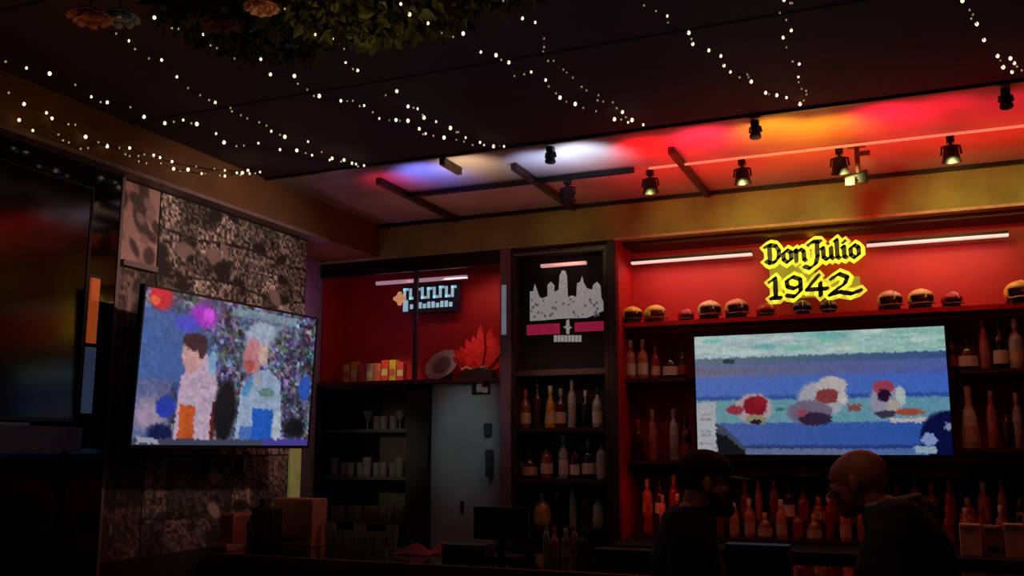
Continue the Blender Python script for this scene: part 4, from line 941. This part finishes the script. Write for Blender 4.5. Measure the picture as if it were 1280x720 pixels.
def person(label, loc, rz, lean, J, clothes_m, bald=True):
    """local frame: +X forward (face), +Y the left side, +Z up; J joint overrides"""
    t = thing('person', label, 'person', loc, rz)
    sh_z = J['shoulder'][2]; sx = J['shoulder'][0]; hp = J['head']; nk = J['neck']; ch = J['chest']
    V = [(0, 0, .93), (sx*.35, 0, 1.1), ch, nk, (nk[0]*.6+hp[0]*.4, 0, nk[2]*.55+(hp[2]-.05)*.45)]
    R_ = [(.13, .155), (.115, .14), (.125, .165), (.062, .062), (.058, .06)]
    Ed = [(0, 1), (1, 2), (2, 3), (3, 4)]
    hands = []
    for s in (1, -1):
        i0 = len(V); sp = (sx, .18*s, sh_z); el = J['elbow']; wr = J['wrist']
        V += [(sx, .1*s, sh_z+.02), sp, (el[0], el[1]*s, el[2]), (wr[0], wr[1]*s, wr[2])]; R_ += [.07, .062, .045, .028]
        Ed += [(2, i0), (i0, i0+1), (i0+1, i0+2), (i0+2, i0+3)]
        f = (Vector(wr)-Vector(el)); f = Vector((f.x, f.y*s, f.z)).normalized(); w0 = Vector((wr[0], wr[1]*s, wr[2]))
        palm = w0+f*.05; j = len(V); V += [tuple(palm), tuple(w0+f*.09)]; R_ += [(.038, .02), (.04, .018)]; Ed += [(i0+3, j), (j, j+1)]
        hands.append((w0, f, s))
        k = len(V); V += [(0, .1*s, .86), (J['knee'][0], .115*s, .49), (J['ankle'][0], .12*s, .09), (J['ankle'][0]+.12, .13*s, .04)]; R_ += [.088, .06, .042, .034]
        Ed += [(0, k), (k, k+1), (k+1, k+2), (k+2, k+3)]
    m2 = skin_mesh(V, Ed, R_)
    bm = bmesh.new(); bm.from_mesh(m2); bpy.data.meshes.remove(m2)
    # fingers
    for w0, f, s in hands:
        side = f.cross(Vector((0, 0, 1))).normalized() if abs(f.z) < .95 else Vector((1, 0, 0)); nrm = side.cross(f).normalized()
        curl = -nrm if nrm.z > 0 else nrm
        for q, (off, L) in enumerate(((-.03, .062), (-.01, .075), (.01, .078), (.03, .07))):
            b0 = w0+f*.085+side*off; p1 = b0+f*L*.45+curl*.004; p2 = p1+(f*.8+curl*.6).normalized()*L*.32; p3 = p2+(f*.45+curl*.9).normalized()*L*.25
            mf_ = skin_mesh([tuple(b0-f*.02), tuple(b0), tuple(p1), tuple(p2), tuple(p3)], [(0, 1), (1, 2), (2, 3), (3, 4)], [.009, .0095, .009, .008, .007], 0, 1); bm.from_mesh(mf_); bpy.data.meshes.remove(mf_)
        b0 = w0+f*.035-side*.03*s; p1 = b0+(f*.6-side*.7*s).normalized()*.035; p2 = p1+(f*.9-side*.3*s).normalized()*.03
        mf_ = skin_mesh([tuple(w0+f*.03), tuple(b0), tuple(p1), tuple(p2)], [(0, 1), (1, 2), (2, 3)], [.012, .012, .0105, .009], 0, 1); bm.from_mesh(mf_); bpy.data.meshes.remove(mf_)
    # head
    T = Matrix.Translation(hp) @ Matrix.Rotation(math.radians(J.get('nod', 10)), 4, 'Y') @ Matrix.Rotation(math.radians(J.get('turn', 0)), 4, 'Z')
    u = MB()
    for c_, r_ in (((-.015, 0, .035), (.098, .077, .085)), ((.03, 0, .03), (.066, .066, .07)), ((.03, 0, -.02), (.06, .062, .085)), ((.045, 0, -.07), (.042, .045, .04)), ((.062, 0, -.093), (.026, .026, .02)),
                   ((.085, 0, .028), (.018, .045, .012)), ((.095, 0, -.002), (.014, .010, .03)), ((.106, 0, -.025), (.017, .014, .012)), ((.092, .013, -.03), (.012, .010, .009)), ((.092, -.013, -.03), (.012, .010, .009)),
                   ((.088, 0, -.055), (.014, .026, .007)), ((.086, 0, -.067), (.014, .022, .008)), ((-.03, 0, -.06), (.055, .052, .07)), ((.062, .04, -.01), (.026, .022, .022)), ((.062, -.04, -.01), (.026, .022, .022))):
        u.ell(c_, r_, 20)
    for s in (1, -1):
        u.ell((-.005, .078*s, 0), (.019, .009, .031), 12, Matrix.Rotation(.25*s, 4, 'Z')); u.ell((.0, .079*s, -.024), (.01, .008, .012), 10)
    u.b.transform(T); mm = bpy.data.meshes.new('h'); u.b.to_mesh(mm); u.b.free(); bm.from_mesh(mm); bpy.data.meshes.remove(mm)
    me = bpy.data.meshes.new('body'); bm.to_mesh(me); bm.free(); me.materials.append(m_skin)
    body = bpy.data.objects.new('body', me); COL.objects.link(body); body.parent = t
    rm = body.modifiers.new('remesh', 'REMESH'); rm.mode = 'VOXEL'; rm.voxel_size = .0055; rm.use_smooth_shade = True
    sm = body.modifiers.new('smooth', 'SMOOTH'); sm.factor = .5; sm.iterations = 4
    me_ = mat('eye_white', '#c8c0b8', .2); mi = mat('iris_brown', '#20100a', .1)
    for s in (1, -1):
        u = MB(); u.ell((.079, .031*s, .004), (.0125, .0125, .0125), 12); u.b.transform(T); e_ = u.build('eye', me_, t, smooth=True)
        u = MB(); u.ell((.0895, .031*s, .004), (.003, .006, .006), 10); u.b.transform(T); u.build('iris', mi, e_, smooth=True)
        u = MB(); u.ell((.092, .032*s, .03), (.007, .02, .005), 10); u.b.transform(T); u.build('eyebrow', mat('brow_hair', '#2c1c14', .9), t, smooth=True)
    # garments
    def blob(name, chains, m, vox, folds):
        u = MB()
        for chn in chains:
            for (p_, r_), (p2_, r2_) in zip(chn, chn[1:]):
                p_ = Vector(p_); p2_ = Vector(p2_); k = max(2, int((p2_-p_).length/.018))
                for q in range(k+1): u.ell(p_.lerp(p2_, q/k), Vector(r_).lerp(Vector(r2_), q/k), 14)
        o = u.build(name, m, t, smooth=True)
        r_ = o.modifiers.new('remesh', 'REMESH'); r_.mode = 'VOXEL'; r_.voxel_size = vox; r_.use_smooth_shade = True
        sm_ = o.modifiers.new('sm', 'SMOOTH'); sm_.factor = .6; sm_.iterations = 7
        tx = bpy.data.textures.new('folds', 'CLOUDS'); tx.noise_scale = .09
        dp = o.modifiers.new('folds', 'DISPLACE'); dp.texture = tx; dp.strength = folds; dp.mid_level = .5
        return o
    W_ = J.get('wide', 1.0); wx = sx*.35; cx_ = ch[0]
    ch_ = [[((0, 0, .84), (.165*W_, .2, .03)), ((0, 0, .95), (.165*W_, .195, .04)), ((wx, 0, 1.1), (.155*W_, .185, .05)), ((cx_, 0, ch[2]), (.155*W_, .195, .06)), ((sx, 0, sh_z-.03), (.125*W_, .17, .06)), ((nk[0]*.5+sx*.5, 0, sh_z+.03), (.11, .19, .055)), ((nk[0], 0, nk[2]+.01), (.078, .08, .03))]]
    for s in (1, -1):
        el = J['elbow']; wr = J['wrist']; w0 = Vector((wr[0], wr[1]*s, wr[2])); e0 = Vector((el[0], el[1]*s, el[2])); cf = w0.lerp(e0, .06)
        ch_.append([((nk[0]*.5+sx*.5, .05*s, sh_z+.015), (.07, .07, .05)), ((sx, .12*s, sh_z+.02), (.1, .09, .08)), ((sx, .19*s, sh_z-.04), (.08, .065, .07)), (tuple(e0), (.062, .06, .062)), (tuple(cf), (.043, .043, .043))])
    blob('jacket' if bald else 'shirt', ch_, clothes_m, .011, .02)
    ct = [[((0, 0, .98), (.14, .165, .03)), ((0, 0, .86), (.145, .175, .06))]]
    for s in (1, -1):
        ct.append([((0, .08*s, .84), (.12, .1, .08)), ((J['knee'][0], .115*s, .49), (.082, .08, .07)), ((J['ankle'][0], .12*s, .1), (.068, .062, .04))])
    blob('trousers', ct, m_trouser, .013, .016)
    for s in (1, -1):
        ms = skin_mesh([(J['ankle'][0]-.03, .12*s, .055), (J['ankle'][0]+.06, .125*s, .05), (J['ankle'][0]+.17, .135*s, .042)], [(0, 1), (1, 2)], [(.052, .05), (.05, .045), (.045, .034)], 0); ms.materials.append(m_shoe)
        g3 = bpy.data.objects.new('shoe', ms); COL.objects.link(g3); g3.parent = t
    return t, T
# bald man: faces left (world -X, slightly to the bar), head pushed forward
hX = at(1073, 605, Y=3.72)
J1 = {'head': (.12, 0, hX.z), 'neck': (.02, 0, 1.485), 'chest': (-.03, 0, 1.31), 'shoulder': (-.03, .18, 1.435), 'elbow': (-.04, .26, 1.14), 'wrist': (.1, .26, .92), 'wide': 1.08, 'knee': (.04, 0, 0), 'ankle': (0, 0, 0), 'nod': 10, 'turn': 0}
rz1 = math.radians(168)
dirv = Vector((math.cos(rz1), math.sin(rz1), 0))
base1 = Vector((hX.x, hX.y, 0))-dirv*.12
bald, T1 = person('bald man in a dark jacket with grey collar, facing left at the bar', (base1.x, base1.y, 0), rz1, 0, J1, m_jacket)
u = MB()
pts = [Vector((J1['neck'][0]-.012+.088*math.cos(a_)*1.0, .092*math.sin(a_), J1['neck'][2]+.028-.022*math.cos(a_))) for a_ in [math.radians(40+i*280/20) for i in range(21)]]
u.tube(pts, .013, 8); u.build('collar', mat('grey_collar', '#9c9490', .8), bald, smooth=True)
# man with cap
hX = at(884, 603, Y=3.75)
J2 = {'head': (.06, 0, hX.z-.005), 'neck': (-.01, 0, 1.45), 'chest': (-.03, 0, 1.27), 'shoulder': (-.02, .18, 1.39), 'elbow': (-.05, .25, 1.12), 'wrist': (.08, .25, .9), 'wide': .92, 'knee': (.03, 0, 0), 'ankle': (0, 0, 0), 'nod': 6, 'turn': 0}
rz2 = math.radians(14); dirv = Vector((math.cos(rz2), math.sin(rz2), 0)); base2 = Vector((hX.x, hX.y, 0))-dirv*.06
capman, T2 = person('bearded man in a black cap and black shirt, facing right at the bar', (base2.x, base2.y, 0), rz2, 0, J2, m_tee, False)
m_cap = mat('black_cap_cloth', '#0a0a0c', .85)
u = MB(); u.ell((-.012, 0, .045), (.108, .088, .085), 24)
bmesh.ops.delete(u.b, geom=[v for v in u.b.verts if v.co.z < .034], context='VERTS'); u.b.transform(T2); o = u.build('cap', m_cap, capman, smooth=True); o.modifiers.new('s', 'SOLIDIFY').thickness = .004
u = MB(); n = 14; R0 = []; R1 = []
for i in range(n+1):
    a_ = math.radians(-62+124*i/n); R0.append(u.b.verts.new((.085*math.cos(a_)+.0, .083*math.sin(a_), .043))); R1.append(u.b.verts.new((.07+.09*math.cos(a_*1.3), .075*math.sin(a_*1.25), .036-.012*abs(math.sin(a_)))))
for i in range(n): u.b.faces.new((R0[i], R0[i+1], R1[i+1], R1[i]))
u.b.transform(T2); br = u.build('cap_brim', m_cap, capman, smooth=True); br.modifiers.new('s', 'SOLIDIFY').thickness = .004
m_beard = mat('dark_beard', '#120c0a', .95, var=.3, scale=80, bump=.6)
u = MB()
for c_, r_ in (((.05, 0, -.085), (.052, .05, .035)), ((.075, 0, -.088), (.036, .036, .032)), ((.03, .05, -.055), (.026, .014, .045)), ((.03, -.05, -.055), (.026, .014, .045)), ((.045, .035, -.08), (.035, .025, .025)), ((.045, -.035, -.08), (.035, .025, .025)), ((.092, 0, -.045), (.013, .03, .007))): u.ell(c_, r_, 16)
u.b.transform(T2); o = u.build('beard', m_beard, capman, smooth=True); r_ = o.modifiers.new('r', 'REMESH'); r_.mode = 'VOXEL'; r_.voxel_size = .005; r_.use_smooth_shade = True
u = MB(); u.ell((-.02, 0, .02), (.101, .081, .06), 20)
bmesh.ops.delete(u.b, geom=[v for v in u.b.verts if v.co.x > .03 or v.co.z > .06], context='VERTS'); u.b.transform(T2); o = u.build('hair', m_beard, capman, smooth=True); o.modifiers.new('s', 'SOLIDIFY').thickness = .004
